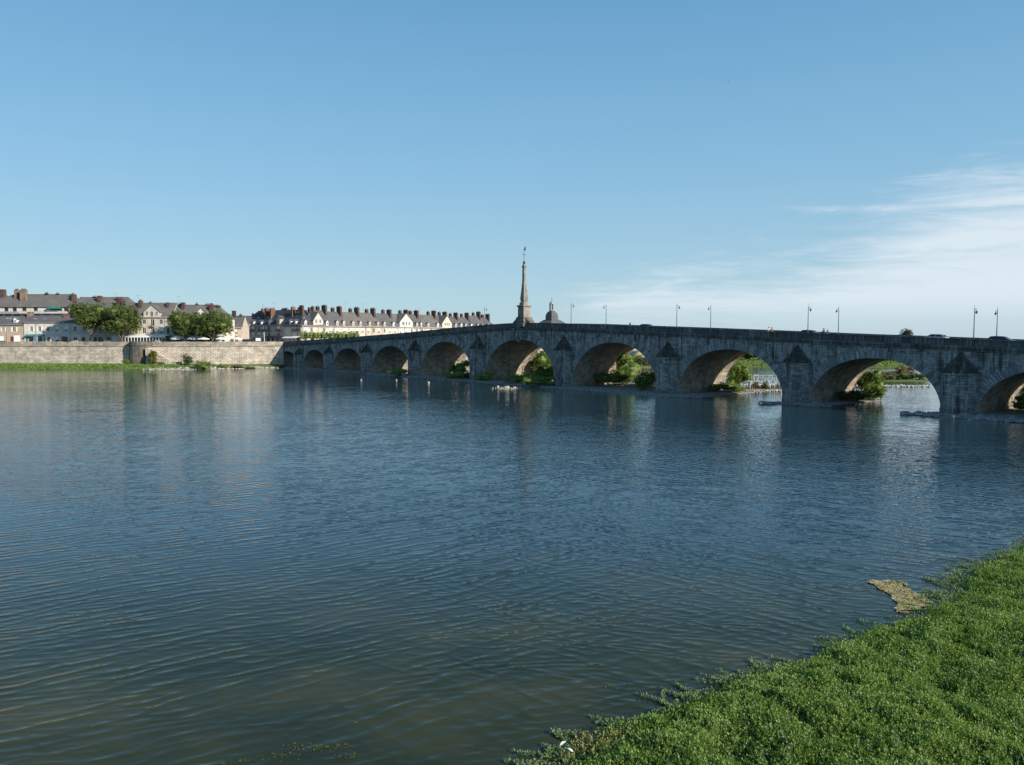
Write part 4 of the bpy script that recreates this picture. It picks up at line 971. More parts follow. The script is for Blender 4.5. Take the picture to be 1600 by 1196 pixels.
    for (x, w_, zt, wn) in gables:             # wall gable rising flush above the front
        zt -= base; hw = w_ / 2; zs_ = E + (zt - E) * .38; dd = ym; mb = MB()
        pts = [(x - hw, -.03, E - .3), (x + hw, -.03, E - .3), (x + hw, -.03, zs_), (x, -.03, zt), (x - hw, -.03, zs_)]; mb.face(pts, 0)
        for sg in (-1, 1):
            q = [(x + sg * hw, -.03, E - .3), (x + sg * hw, dd, E - .3), (x + sg * hw, dd, zs_), (x + sg * hw, -.03, zs_)]; mb.face(q if sg > 0 else q[::-1], 0)
            q = [(x + sg * (hw + .2), -.3, zs_ - .1), (x, -.3, zt + .12), (x, dd, zt + .12), (x + sg * (hw + .2), dd, zs_ - .1)]
            mb.face(q if sg < 0 else q[::-1], 1); mb.face([(p[0], p[1], p[2] - .14) for p in (q[::-1] if sg < 0 else q)], 1)
            mb.face([q[0], q[1], (q[1][0], q[1][1], q[1][2] - .14), (q[0][0], q[0][1], q[0][2] - .14)][::sg], 1)
        gb = mb.build('gable', [wall, roof], r)
        for (gx, gz, gw, gh) in wn:
            a, g, s, bl = window_mesh(gw, gh, 'white_paint'); o = link_obj('window', a, gb, (x + gx, -.06, gz - base)); link_obj('pane', g, gb, (x + gx, -.055, gz - base))
    for (x, z, w_, h, kd) in wins:
        if kd in ('w', 's'): add_window(r, x, z, w_, h, shutters=(kd == 's'), blind=.3)
        elif kd == 'b': add_window(r, x, z, w_, h, frame='shutter_white', blind=1.0)
        elif kd == 'd': mb = MB(); mb.box(x - w_ / 2, x + w_ / 2, .1, .16, z - h / 2, z + h / 2); mb.build('door', 'wood', r)
        elif kd == 'r': mb = MB(); mb.box(x - w_ / 2, x + w_ / 2, .05, .16, z - h / 2, z + h / 2); mb.build('door', 'dark_red', r)
        elif kd == 'g': mb = MB(); mb.box(x - w_ / 2, x + w_ / 2, .1, .16, z - h / 2, z + h / 2); mb.build('shop_window', 'glass', r)
        elif kd == 'k': mb = MB(); mb.box(x - w_ / 2, x + w_ / 2, .04, .16, z - h / 2, z + h / 2); mb.build('garage_door', 'white_paint', r)
        elif kd == 'm': add_window(r, x, z, w_, h, frame='dark_red', blind=0)
    for x in pipes: mb = MB(); mb.tube([(x, -.12, 0), (x, -.12, E - .3)], .07, 6); mb.build('drain_pipe', 'zinc', r)
    return r
def rowpx(Y, P0x, pxs): return [X_at(p, Y) - P0x for p in pxs]
def awning(parent, x0, x1, z0, z1, dep, mat, name='awning', val=.25):
    mb = MB(); mb.hexa([(x0, -dep, z0), (x1, -dep, z0), (x1, -.02, z1), (x0, -.02, z1), (x0, -dep, z0 + .08), (x1, -dep, z0 + .08), (x1, -.02, z1 + .08), (x0, -.02, z1 + .08)]); mb.box(x0, x1, -dep - .03, -dep - .001, z0 - val, z0 + .07); return mb.build(name, mat, parent)

YF = 305.0; ex = (1, 0)
# 1 low rubble house at the left edge
x0 = X_at(-34, YF); xs = lambda px: X_at(px, YF) - x0; zz_ = lambda py: Z_at(py, YF) - STREET
wn = [(xs(7), 5.9, 1.0, 1.5, 's'), (xs(-6), 5.9, 1.0, 1.5, 's'), (xs(24), 5.9, 1.2, 1.9, 's'), (xs(20), 1.9, 1.3, 2.4, 'r'), (xs(28), 2.1, 2.6, 3.0, 'k'), (xs(4), 2.0, 1.8, 2.6, 'k'), (xs(-12), 1.4, 1.2, 2.4, 'd'), (xs(-22), 5.9, 1, 1.5, 's')]
house('rubble_house', 'low brown rubble stone house with a dark red door at the left edge', (x0, YF), ex, X_at(39.5, YF) - x0, 9, Z_at(507.5, YF), Z_at(494.5, YF), wn, 'wall_rubble', 'slate', chims=[(xs(39), 4.6, 1.4, 2.4, Z_at(488, YF), 'chimney_tan', 0)], dormers=[(xs(24), 1.5, 1.2, zz_(504.5), 'w')], skylights=[(xs(5.5), zz_(499.5), .8, .8), (xs(10.5), zz_(499.5), .8, .8)], pipes=(xs(12.3),), band_mat='wall_grey')
# 2 long white house with the blue shopfront
x0 = X_at(40, YF); wn = [(xs(p), zz_(514.5), 1.15, 2.0, 's') for p in (51.5, 64.2)] + [(xs(p), zz_(514.5), 1.15, 2.0, 'w') for p in (77.5, 91, 105.5, 119.5, 134)]
wn += [(xs(50.5), 1.9, 1.9, 2.6, 'g'), (xs(64.5), 1.9, 2.0, 2.6, 'g'), (xs(77.5), 1.5, 1.2, 2.7, 'd'), (xs(91), 2.1, 1.6, 2.0, 'w'), (xs(103), 1.9, 2.4, 2.4, 'g'), (xs(119.5), 1.8, 1.4, 2.2, 'w'), (xs(132), 1.6, 1.3, 2.5, 'd')]
h2 = house('white_house', 'long low white house with open white shutters and a teal and blue shopfront', (x0, YF - .3), ex, X_at(143, YF) - x0, 9, Z_at(504, YF), Z_at(493.5, YF), wn, 'wall_white', 'slate', chims=[(xs(98.5), 3.4, 1.5, 1.2, Z_at(493, YF) + .2, 'brick_orange', 0)], skylights=[(xs(53), zz_(500), 1.1, .7), (xs(68.5), zz_(500), 1.0, .6)], pipes=(xs(111.5), xs(59)))
mb = MB()
for a, c in ((42.5, 46.2), (54.8, 60.2), (69, 72.5)): mb.box(xs(a), xs(c), -.06, .04, .1, 3.6)
mb.box(xs(42.5), xs(72.5), -.14, .04, 3.3, 4.0); sf_ = mb.build('shopfront', ['teal_paint'], h2)
mb = MB(); mb.box(xs(54.9), xs(60.1), -.09, -.061, .1, 3.25); mb.build('shop_panel', 'blue_paint', sf_)
awning(h2, xs(43), xs(55), 3.4, 3.8, 1.1, 'teal_paint')
# 3 cream house behind the first pair of trees
x0 = X_at(143.5, YF); wn = [(xs(p), z_, 1.3, 2.1, 'w') for p in (150, 158, 170, 182) for z_ in (zz_(517.5), zz_(503))] + [(xs(150), 1.6, 1.2, 2.6, 'd'), (xs(158), 1.8, 1.8, 2.4, 'g'), (xs(170.5), 1.5, 1.5, 2.6, 'm'), (xs(182), 2, 3.2, 3.0, 'k')]
h3 = house('cream_house', 'cream rendered house standing half hidden behind the left pair of plane trees', (x0, YF), ex, X_at(189.5, YF) - x0, 10, Z_at(497, YF), Z_at(474, YF), wn, 'wall_cream', 'slate_brown', chims=[(xs(187), 4.2, 1.6, 1.1, Z_at(470, YF), 'brick', 3), (xs(180), 4.4, 1.1, 2.6, Z_at(466, YF), 'brick_dark', 0)])
# 4 hotel with the tall white wall gable
x0 = X_at(190, YF); YH = YF
wn = [(xs(p), z_, 1.35, h_, 'w') for p in (213.5, 226.5, 253) for z_, h_ in ((zz_(517), 2.2), (zz_(503.3), 1.8))] + [(xs(239.8), zz_(517), 1.35, 2.2, 'w'), (xs(239.8), zz_(504.5), 1.4, 2.6, 'w'), (xs(200), zz_(503.3), 1.35, 1.8, 'w'), (xs(200), zz_(517), 1.35, 2.2, 'w'), (xs(264), zz_(516), 1.1, 3.2, 'd')]
hz = house('hotel', 'three storey cream hotel with a white wall gable between the two tree pairs', (x0, YH), ex, X_at(269.5, YF) - x0, 11, Z_at(495.5, YF), Z_at(473.5, YF), wn, 'wall_pale', 'slate_brown', cat='hotel',
      chims=[(xs(214), 4.4, 1.1, 2.2, Z_at(470.5, YF), 'brick', 4), (xs(257.5), 4.2, 1.0, 1.4, Z_at(473, YF), 'brick', 0), (xs(227), 5.8, 1.0, 1.0, Z_at(472.5, YF), 'brick_dark', 1)],
      gables=[(xs(239.5), 6.7, Z_at(477, YF), [(-1.85, Z_at(490, YF), 1.0, 1.6), (0, Z_at(491, YF), 1.2, 2.1), (1.9, Z_at(490, YF), 1.0, 1.6)])], pipes=(xs(219.5), xs(259)))
mb = MB(); mb.box(xs(236.8), xs(242.8), -.8, .02, zz_(511.5), zz_(511)); 
for k in range(12): mb.box(xs(236.8) + k * .138, xs(236.8) + k * .138 + .03, -.79, -.76, zz_(511), zz_(507.5))
mb.box(xs(236.8), xs(242.8), -.8, -.75, zz_(507.5), zz_(507.2)); mb.build('balcony', 'iron', hz)
mb = MB(); mb.box(0, xs(269.5), -.06, -.002, zz_(511.6), zz_(511)); mb.build('string_course', 'wall_tan', hz)
# glazed terrace
mb = MB(); tx0, tx1 = xs(206), xs(268)
mb.hexa([(tx0, -5, 3.15), (tx1, -5, 3.15), (tx1, -.05, 3.75), (tx0, -.05, 3.75), (tx0, -5, 3.3), (tx1, -5, 3.3), (tx1, -.05, 3.95), (tx0, -.05, 3.95)]); mb.box(tx0, tx1, -5.1, -5.002, 2.75, 3.3)
mb.box(tx0, tx1, -5.05, -4.9, 0, .85)
np_ = 13
for k in range(np_ + 1): xk = tx0 + (tx1 - tx0 - .2) * k / np_; mb.box(xk, xk + .2, -5.03, -4.92, .85, 2.76)
tr_ = mb.build('terrace', 'white_paint', hz); mb = MB(); mb.box(tx0 + .1, tx1 - .1, -4.95, -4.9, .86, 2.74); mb.build('pane', 'glass', tr_)
# 5 third building behind the right pair of trees
x0 = X_at(270, YF); wn = [(xs(p), z_, 1.3, 2.0, 'w') for p in (278, 290, 303, 316, 329, 341) for z_ in (zz_(503.5), zz_(517))] + [(xs(p), 1.9, 3.0, 2.6, 'g') for p in (280, 297, 314, 331)]
h5 = house('white_terrace_house', 'pale building with brick chimneys behind the right pair of plane trees', (x0, YF + .2), ex, X_at(352, YF) - x0, 11, Z_at(497.5, YF), Z_at(476.5, YF), wn, 'wall_white', 'slate_brown', hip=(0, 4.5),
      chims=[(xs(281.5), 4.2, 1.1, 1.6, Z_at(473.5, YF), 'brick', 0), (xs(277), 5.5, 2.2, 1.2, Z_at(474.5, YF), 'brick_dark', 4), (xs(327), 4.0, 1.3, 2.8, Z_at(476.5, YF), 'brick', 3), (xs(320), 5.7, 3.0, 1.2, Z_at(476.0, YF), 'brick_dark', 5), (xs(335.5), 5, 1.3, 1.4, Z_at(477.5, YF), 'brick_dark', 0), (xs(300), 5.8, 1.0, 1.0, Z_at(475, YF), 'brick_dark', 2)],
      gables=[(xs(316), 5.0, Z_at(481.5, YF), [(-.9, Z_at(491, YF), .9, 1.5), (.9, Z_at(491, YF), .9, 1.5)])])
for a, c in ((272, 296), (299, 331), (334, 352)): awning(h5, xs(a), xs(c), 2.5, 3.3, 3.4, 'awning_white', val=.35)
# chimney stack alone beyond, and the small tan house with grey roofs behind it
x0 = X_at(353, 316); wn = [(X_at(369.5, 316) - x0, Z_at(518, 316) - STREET, 1.1, 2.2, 'b'), (X_at(370, 316) - x0, 2.0, 1.4, 2.4, 'd'), (X_at(360, 316) - x0, 5, 1.1, 2.0, 'w'), (X_at(359, 316) - x0, 1.8, 2.2, 2.6, 'g')]
house('tan_house', 'small tan two storey house with one white window just left of the bridge square', (x0, 316), ex, X_at(378.5, 316) - x0, 9, Z_at(512, 316), Z_at(494, 316), wn, 'wall_tan', 'slate', chims=[(X_at(361, 316) - x0, 4.5, 1.4, 1.2, Z_at(486, 316), 'brick_dark', 0), (X_at(371.5, 316) - x0, 4.6, 1.0, 1.2, Z_at(492, 316), 'brick', 1)])
x0 = X_at(366, 352); house('grey_roofed_house', 'house showing only its grey roof between the tan house and the shaded corner block', (x0, 352), ex, 15, 11, Z_at(505, 352), Z_at(494, 352), [(3, 4, 1.2, 2, 'w'), (8, 4, 1.2, 2, 'w')], 'wall_tan', 'slate', chims=[(X_at(390.5, 352) - x0, 5.2, .8, .8, Z_at(490, 352), 'brick_dark', 0)])
# 6 apartment block set back behind the low houses
YE = 325.0; x0 = X_at(-40, YE); xe = lambda px: X_at(px, YE) - x0; ze = lambda py: Z_at(py, YE) - STREET
wn = [(xe(p), ze(483.5), w_, 2.0, kd) for p, w_, kd in ((-22, 2, 'm'), (-8, 2, 'm'), (13, 1.7, 'm'), (26, 1.7, 'm'), (41, 1.8, 'm'), (58.5, 1.7, 'm'), (73, 1.6, 'w'), (90, 5.2, 'w'), (105.5, 1.5, 'm'))]
wn += [(xe(p), ze(492.8), 2.6, 1.7, 'm') for p in (-20, 2, 15, 29, 44, 60, 77, 92, 106)]
E_ = house('apartment_block', 'long apartment block with brown hipped roof, balconies and green awning, behind low houses', (x0, YE), ex, X_at(113, YE) - x0, 14, Z_at(478.5, YE), Z_at(459.5, YE), wn, 'wall_white', 'slate_brown', hip=(13.5, 2.5), cat='apartment block', band=False, roof_ov=.6,
      chims=[(xe(18.5), 5.0, 1.6, 1.4, Z_at(453.5, YE), 'chimney_tan', 4), (xe(33), 3.4, 2.4, 1.6, Z_at(453.5, YE), 'chimney_tan', 5), (xe(28), 5.6, .9, 1.2, Z_at(454.5, YE), 'brick_dark', 0), (xe(61), 7.0, 1.2, .9, Z_at(457.8, YE), 'iron', 2), (xe(78.5), 7.0, 1.2, .9, Z_at(458.6, YE), 'iron', 2), (xe(106), 5.6, 1.2, 2.0, Z_at(459.5, YE), 'brick_dark', 2), (xe(111.5), 3.6, 1.1, 2.2, Z_at(461, YE), 'brick', 0)])
mb = MB(); mb.box(0, xe(113), -1.7, -.02, ze(491.2), ze(489.8)); mb.build('balcony_slab', 'zinc', E_)
mb = MB(); mb.box(0, xe(36), -1.7, -1.62, ze(489.8), ze(487.5)); 
for k in range(60): mb.box(xe(36) + k * .35, xe(36) + k * .35 + .05, -1.68, -1.63, ze(489.8), ze(486.3))
mb.box(xe(36), xe(113), -1.68, -1.62, ze(486.4), ze(486.1)); mb.build('balcony_railing', 'zinc', E_)
awning(E_, xe(79), xe(101), ze(482.4), ze(479), 1.5, 'awning_green')
x0 = X_at(113.3, YE); house('apartment_block', 'second apartment block with brown roof, rising above the left pair of trees', (x0, YE + .5), ex, X_at(203, YE) - x0, 14, Z_at(483, YE), Z_at(464, YE), [(k * 3.2 + 2, 12, 1.5, 1.8, 'w') for k in range(7)], 'wall_pale', 'slate_brown', cat='apartment block', hip=(0, 3.5),
      chims=[(X_at(148.5, YE) - x0, 4.8, 1.3, 2.2, Z_at(462.5, YE), 'brick', 0), (X_at(136.5, YE) - x0, 6.8, 1.2, .8, Z_at(463, YE), 'iron', 1), (X_at(179, YE) - x0, 5.2, 2.0, 1.6, Z_at(464.0, YE), 'brick_dark', 0)])
x0 = X_at(-60, 342); house('brick_house', 'brown roofed house with a brick stack, cut by the left edge behind the apartment block', (x0, 342), ex, X_at(2, 342) - x0, 12, Z_at(478, 342), Z_at(462, 342), [], 'wall_tan', 'slate_brown', chims=[(X_at(0.5, 342) - x0, 3, 2.6, 2, Z_at(453, 342), 'brick', 0)])

# 7 shaded corner block facing the bridge square: three houses
CA = Vector((-126.0, 357.0, 0)); CB = Vector((-90.6, 331.0, 0)); cd = (CB - CA).normalized(); CL = (CB - CA).length
def c_of(px):
    k = (px - 800) / F; return (k * CA.y - CA.x) / (cd.x - k * cd.y)
bounds = [0, c_of(402), c_of(445.5), CL]
labs = ['narrow shaded grey house with tall windows, leftmost of the corner block', 'shaded corner block house with dark awning and orange chimney stacks', 'shaded corner house where the block turns towards the river row']
for q in range(3):
    u0, u1 = bounds[q] + .02, bounds[q + 1] - .02; p = CA + cd * u0; L = u1 - u0; Ym = p.y - cd.y * 0
    wn = []
    pxl = ([381, 386, 391, 396, 400], [405.5, 412, 421, 436], [452.5, 461, 465.5])[q]
    wd = ([1.0] * 5, [1.2, 1.2, 1.6, 2.0], [1.8, 1.1, 1.1])[q]
    for pxx, w_ in zip(pxl, wd):
        x = c_of(pxx) - u0
        if x < .8 or x > L - .8: continue
        for z_, h_ in ((6.6 + .1, 2.3), (3.9 - .1 + .2, 1.7)): wn.append((x, z_, w_, h_, 'w'))
    for k in range(max(2, int(L / 3.2))): wn.append(((k + .5) * L / max(2, int(L / 3.2)), 1.45, 1.9, 2.2, 'g'))
    E = 16.75 if q == 0 else 16.6; R = 23.2
    ch = ([(c_of(392) - u0, 5, .9, 1.0, 22.0, 'brick_dark', 0), (c_of(401.3) - u0 - .6, 4.6, .9, 2.2, 24.0, 'brick_orange', 2)],
          [(c_of(408.5) - u0, 3.4, 1.1, 1.7, 23.9, 'brick_orange', 3), (c_of(416) - u0 + .2, 3.6, 1.1, 2.4, 23.9, 'brick_orange', 3), (c_of(425) - u0, 7.5, 4.2, 1.2, 23.8, 'chimney_tan', 6)],
          [(.9, 4.0, 1.0, 1.8, 24.2, 'brick_orange', 2), (2.6, 6.2, 1.6, 1, 24.1, 'chimney_tan', 2), (L - 2.2, 6.5, 1.0, 1.0, 24.0, 'brick_dark', 0)])[q]
    dm = ([(c_of(386) - u0, 1.2, 1.4, 8.6, 'w'), (c_of(396) - u0, 1.2, 1.4, 8.6, 'w')], [(c_of(408) - u0, 1.1, 1.2, 8.6, 'w'), (c_of(421) - u0, 1.2, 1.3, 8.6, 'w'), (c_of(435.5) - u0, 2.4, 2.6, 8.3, 's')], [(c_of(453.5) - u0, 1.2, 1.3, 8.6, 'w'), (c_of(461.5) - u0, 1.2, 1.3, 8.6, 'w')])[q]
    hc = house('corner_house', labs[q], (p.x, p.y), (cd.x, cd.y), L, 12 if q else 11, E, R, wn, 'wall_grey', 'slate_shaded', hip=(6.5, 0) if q == 0 else ((0, 5.5) if q == 2 else (0, 0)), chims=ch, dormers=dm, skylights=[(c_of(411) - u0, 11.2, 1.3, 1.3), (c_of(416.5) - u0, 10.8, 1.3, 1.2)] if q == 1 else ([(c_of(397) - u0, 11.2, 1.2, 1)] if q == 0 else [(c_of(468) - u0, 10.6, 1.4, 1.1)]), band_mat='wall_pale', pipes=(.3,))
    if q == 1: awning(hc, c_of(416) - u0, c_of(442) - u0, 2.7, 3.3, 1.6, 'awning_dark')
    if q == 2: awning(hc, 1, L - .4, 2.5, 3.2, 2.4, 'awning_white')
    for (a, c) in (((.6, L - .4),), ((1.0, c_of(426) - u0), (c_of(432) - u0, c_of(441) - u0)), ((c_of(458) - u0, L - .5),))[q]:
        mb = MB(); mb.box(a, c, -.7, -.01, 5.35, 5.5)
        for k in range(int((c - a) / .25)): mb.box(a + k * .25, a + k * .25 + .04, -.69, -.66, 5.5, 6.3)
        mb.box(a, c, -.7, -.65, 6.3, 6.36); mb.build('balcony', 'iron', hc)

# 8 the long sunlit row running away behind the bridge
RB = Vector((-90.2, 331.0, 0)); rdv = Vector((0.567, 0.824, 0)).normalized()
def r_of(px):
    k = (px - 800) / F; return (k * RB.y - RB.x) / (rdv.x - k * rdv.y)
rb = [470, 522, 545, 572, 597, 622, 648, 664, 691, 708, 725, 742, 760, 774]
rb = [0.02] + [r_of(p) for p in rb[1:]]
rlab = ['first house of the sunlit river row, with a pale pointed wall gable', 'second house of the river row, two small dormers over three windows', 'third house of the river row, small balcony under one window',
        'fourth house of the river row, with a reddish brown roof', 'fifth house of the river row, dormers close above the bridge parapet', 'sixth house of the river row, with a tall pointed white gable', 'seventh house of the river row, just right of the white gable', 'eighth house of the river row, wide slate roof with two dormers',
        'ninth house of the river row, with a steep cream gable', 'tenth house of the river row, only a grey roof over the parapet', 'eleventh house of the river row, grey roof beside a dark red chimney', 'twelfth house of the river row, taller roof behind the bridge lamp', 'last house of the river row, roof end sinking behind the bridge']
for q in range(13):
    u0, u1 = rb[q] + .02, rb[q + 1] - .02; L = u1 - u0; p = RB + rdv * u0
    rf = 'slate' if q not in (2, 3, 5, 7) else 'slate_brown'; wm = ('wall_pale', 'wall_cream', 'wall_pale', 'wall_tan', 'wall_cream', 'wall_white', 'wall_pale', 'wall_cream', 'wall_cream', 'wall_pale', 'wall_tan', 'wall_pale', 'wall_pale')[q]
    nw = max(2, int(L / 3.1)); wn = []
    for k in range(nw):
        x = (k + .5) * L / nw; kd = random.choice(['w', 'b', 'b', 'w']) ; wn.append((x, 5.9, 1.25, 2.1, kd)); wn.append((x, 1.6, 1.6, 2.4, random.choice('gd')))
        wn.append((x, 3.7 + .1, .9, .6, 'w')) if False else None
    gx = []; dm = []
    R = 22.6 + (.4 if q in (0,) else 0) - (.5 if q > 8 else 0) + (1.0 if q == 11 else 0)
    if q == 0: gx = [(r_of(498) - u0, 5.6, 22.2, [(-1.2, 18.2, 1.0, 1.7), (1.2, 18.2, 1.0, 1.7)])]; dm = [(r_of(479) - u0, 1.3, 1.4, 8.1, 'w'), (r_of(512.5) - u0, 1.3, 1.4, 8.1, 'w')]
    elif q == 5: gx = [(L * .5, min(9.5, L - .4), 22.9, [(-2.2, 18.0, 1.1, 1.8), (0, 18.0, 1.1, 1.8), (2.2, 18.0, 1.1, 1.8)])]
    elif q == 8: gx = [(L * .45, min(8, L - .5), 22.6, [(-1.6, 18.0, 1, 1.7), (0, 18.0, 1, 1.7), (1.6, 18.0, 1, 1.7)])]
    else:
        nd = 2 if L < 16 else 3
        dm = [((k + .5) * L / nd + random.uniform(-.6, .6), 1.4, 1.35, 8.2, random.choice('ws')) for k in range(nd)]
    ch = [(L - .8, 5.0, 1.1, 2.6, R + 2.1 + random.uniform(-.2, .4), 'brick', 2), (L - 2.6, 7.4, 1.5, 1.1, R + 1.8, 'brick_dark', 2)]
    if q == 0: ch.append((r_of(484) - u0, 4.6, 1.0, 1.8, R + 1.9, 'brick', 0)); ch.append((r_of(501) - u0 + .5, 5.4, 1.0, 1.6, R + 1.6, 'brick', 1))
    if L > 15 and q: ch.append((L * .5, 5.2, 1.1, 2.2, R + 1.8, 'brick', 2))
    hr = house('row_house', rlab[q], (p.x, p.y), (rdv.x, rdv.y), L, 11.5, 16.2, R, wn, wm, rf, chims=ch, dormers=dm, gables=gx, pipes=(.3,), hip=(5.5, 0) if q == 0 else (0, 0), group='houses of the sunlit row behind the bridge')
    if q == 2:
        mb = MB(); mb.box(1, L * .55, -.8, -.01, 4.65, 4.8)
        for k in range(int((L * .55 - 1) / .3)): mb.box(1 + k * .3, 1.04 + k * .3, -.79, -.75, 4.8, 5.6)
        mb.box(1, L * .55, -.8, -.74, 5.6, 5.68); mb.build('balcony', 'iron', hr)

# 9 church with lantern dome beyond the bridge
Yc = 386.0; cx = X_at(862, Yc); ch_ = empty('church', (cx, Yc, STREET), BROT, 'grey domed church tower with open lantern rising right of the obelisk', 'church')
mb = MB(); mb.box(-6.2, 6.2, -6.2, 6.2, -.5, 15 - 8.35 + 1.2); mb.build('tower_wall', 'wall_grey', ch_)
zc = lambda py: Z_at(py, Yc) - STREET
mb = MB(); mb.lathe([(6.6, zc(511)), (5.0, zc(505.5)), (3.1, zc(501)), (3.1, zc(500.3))], 4, rot=math.pi / 4, sq=True); mb.build('lower_roof', 'slate', ch_)
mb = MB(); mb.lathe([(2.25, zc(500.4)), (2.25, zc(494.5)), (2.0, zc(491)), (1.5, zc(488.2)), (.95, zc(486.8)), (.8, zc(486.2))], 4, rot=math.pi / 4, sq=True); mb.build('dome', 'slate', ch_)
mb = MB(); mb.lathe([(1.35, zc(486.3)), (1.35, zc(485.4))], 8)
for k in range(6):
    a = 2 * math.pi * k / 6; mb.tube([(1.0 * math.cos(a), 1.0 * math.sin(a), zc(485.5)), (1.0 * math.cos(a), 1.0 * math.sin(a), zc(475.5))], .3, 6)
mb.lathe([(1.3, zc(475.6)), (1.3, zc(474.6)), (1.0, zc(473)), (.5, zc(471.6)), (.08, zc(471))], 8); mb.build('lantern', 'zinc', ch_)
mb = MB(); mb.tube([(0, 0, zc(471.2)), (0, 0, zc(465.8))], .07, 5); mb.tube([(-.45, 0, zc(467.4)), (.45, 0, zc(467.4))], .06, 5); mb.build('cross', 'iron', ch_)

# television aerials
def aerial(px, py0, py1, Y, label):
    r = empty('aerial', (X_at(px, Y), Y, Z_at(py0, Y) - 1.5), 0.3, label, 'aerial', 'roof aerials'); h = (py0 - py1) * Y / F + 1.5; mb = MB(); mb.tube([(0, 0, 0), (0, 0, h)], .035, 5); mb.build('mast', 'grey_metal', r); mb = MB()
    mb.tube([(-.9, 0, h - .1), (.9, 0, h - .1)], .025, 4)
    for k in range(6): mb.tube([(-.8 + k * .32, -.35, h - .1), (-.8 + k * .32, .35, h - .1)], .018, 4)
    mb.build('antenna', 'grey_metal', r)
for px, a, c, Y, lb in [(2, 455, 441, 342, 'thin roof aerial at the left edge of the town'), (183, 468, 458, 331, 'thin roof aerial above the left pair of trees'), (219, 473, 462, 310, 'thin roof aerial on the hotel roof left of its gable'), (281, 474, 464, 310, 'thin roof aerial right of the hotel'), (412.5, 484, 476, 348, 'thin roof aerial on the shaded corner block, left one'), (430.5, 485, 474, 345, 'thin roof aerial on the shaded corner block, right one'), (540.5, 484, 472.5, 360, 'thin roof aerial above the second house of the river row'), (568.5, 486, 475, 366, 'thin roof aerial above the third house of the river row'), (656, 490, 481, 400, 'thin roof aerial above the sixth house of the river row')]:
    aerial(px, a, c, Y, lb)

# ------------------------------------------------------------------ town trees and street furniture
for (px, pyt, pyb, rw, lb, sd, bl) in [(143, 471, 519, 33, 'broad plane tree, left one of the pair before the white house', 3, None), (191, 473, 528, 32, 'plane tree, right one of the left pair beside the hotel', 8, None),
                     (290, 485, 530, 26, 'plane tree, left one of the pair before the restaurant terraces', 5, None), (333, 483, 530, 34, 'plane tree, right one of the pair before the restaurant terraces', 12, None)]:
    Y = 297.5; s_ = Y / F
    tree(X_at(px, Y), Y, STREET, rw * s_, Z_at(pyb, Y) - STREET, Z_at(pyt, Y) - STREET, lb, n=15000, size=.5, k=13, seed=sd, group='pruned plane trees on the quay', trunk_r=.42) if px != 290 else tree(X_at(px, Y), Y, STREET, rw * s_, Z_at(pyb, Y) - STREET, Z_at(pyt, Y) - STREET, lb, n=13000, size=.5, k=13, seed=sd, group='pruned plane trees on the quay', trunk_r=.36)
for k in range(7):
    px = 478 + k * 12.6; Y = 318 + k * 2.2; X = X_at(px, Y); L = 1.75
    words = ('first', 'second', 'third', 'fourth', 'fifth', 'sixth', 'seventh')[k]
    bl = [((dx_, dy_, 3.3 + dz_), (1.3, 1.3, 1.15)) for dx_ in (-.9, .9) for dy_ in (-.7, .7) for dz_ in (-.3, .55)]
    tree(X, Y, STREET, 1.8, 2.4, 4.8, words + ' from the left in the low clipped row of trees at the bridge end', n=900, size=.4, mat='leaf_bush', blobs=bl, trunk_r=.16, seed=k, group='clipped trees at the bridge end', name='clipped_tree')

def parasol(px, Y, w_, label):
    r = empty('parasol', (X_at(px, Y), Y, STREET), .2, label, 'parasol', 'white restaurant parasols'); mb = MB(); mb.tube([(0, 0, 0), (0, 0, 2.8)], .04, 6); mb.build('pole', 'grey_metal', r)
    mb = MB(); mb.lathe([(w_, 2.0), (w_, 2.22), (w_ * .5, 2.6), (.05, 2.95)], 8); mb.build('canopy', 'awning_white', r)
for px, w_, lb in [(275, 1.7, 'white parasol left of the tree trunk by the hotel'), (301, 2.0, 'white parasol between the trunks of the right tree pair'), (318, 2.4, 'wide white parasol nearer the right trunk of the right tree pair'), (345, 1.9, 'white parasol just right of the right tree pair'), (371, 2.2, 'white parasol in front of the small tan house')]: parasol(px, 296.5, w_, lb)
for px, Y, paint, kd, lb, rz in [(250, 295.5, 'car_white', 'hatch', 'white car parked in front of the hotel terrace', 0), (122, 295.6, 'car_white', 'hatch', 'white car parked below the left plane tree', 0), (8, 296, 'car_dark', 'hatch', 'dark car parked by the rubble house', 0), (172, 295.6, 'car_silver', 'hatch', 'silver car parked between the trunks of the left tree pair', 0), (355, 296.5, 'car_white', 'van', 'white van parked right of the right tree pair', math.pi), (390, 294, 'car_dark', 'van', 'dark van at the bridge square', 0)]:
    make_car(paint, lb, (X_at(px, Y), Y, STREET + .01), rz, 'vehicles parked on the far quay', kd)
for px, lb, tm in [(53.5, 'person in a pale top outside the teal shopfront', 'cloth_white'), (384, 'person in white standing at the bridge square', 'cloth_white'), (395.5, 'person in a dark top at the bridge square', 'cloth_dark')]:
    p_ = person((X_at(px, 294.2), 294.2, STREET), 1.0, lb, tm, 'cloth_blue', 0, .5); p_['group'] = 'people on the far quay'
sg = empty('signboard', (X_at(404, 291), 291, STREET), .1, 'white rectangular signboard on posts at the bridge square', 'sign'); mb = MB(); mb.box(-.9, .9, -.05, .05, 1.4, 2.5); mb.build('board', 'awning_white', sg); mb = MB(); mb.box(-.8, -.7, -.04, .04, 0, 1.4); mb.box(.7, .8, -.04, .04, 0, 1.4); mb.build('post', 'grey_metal', sg)
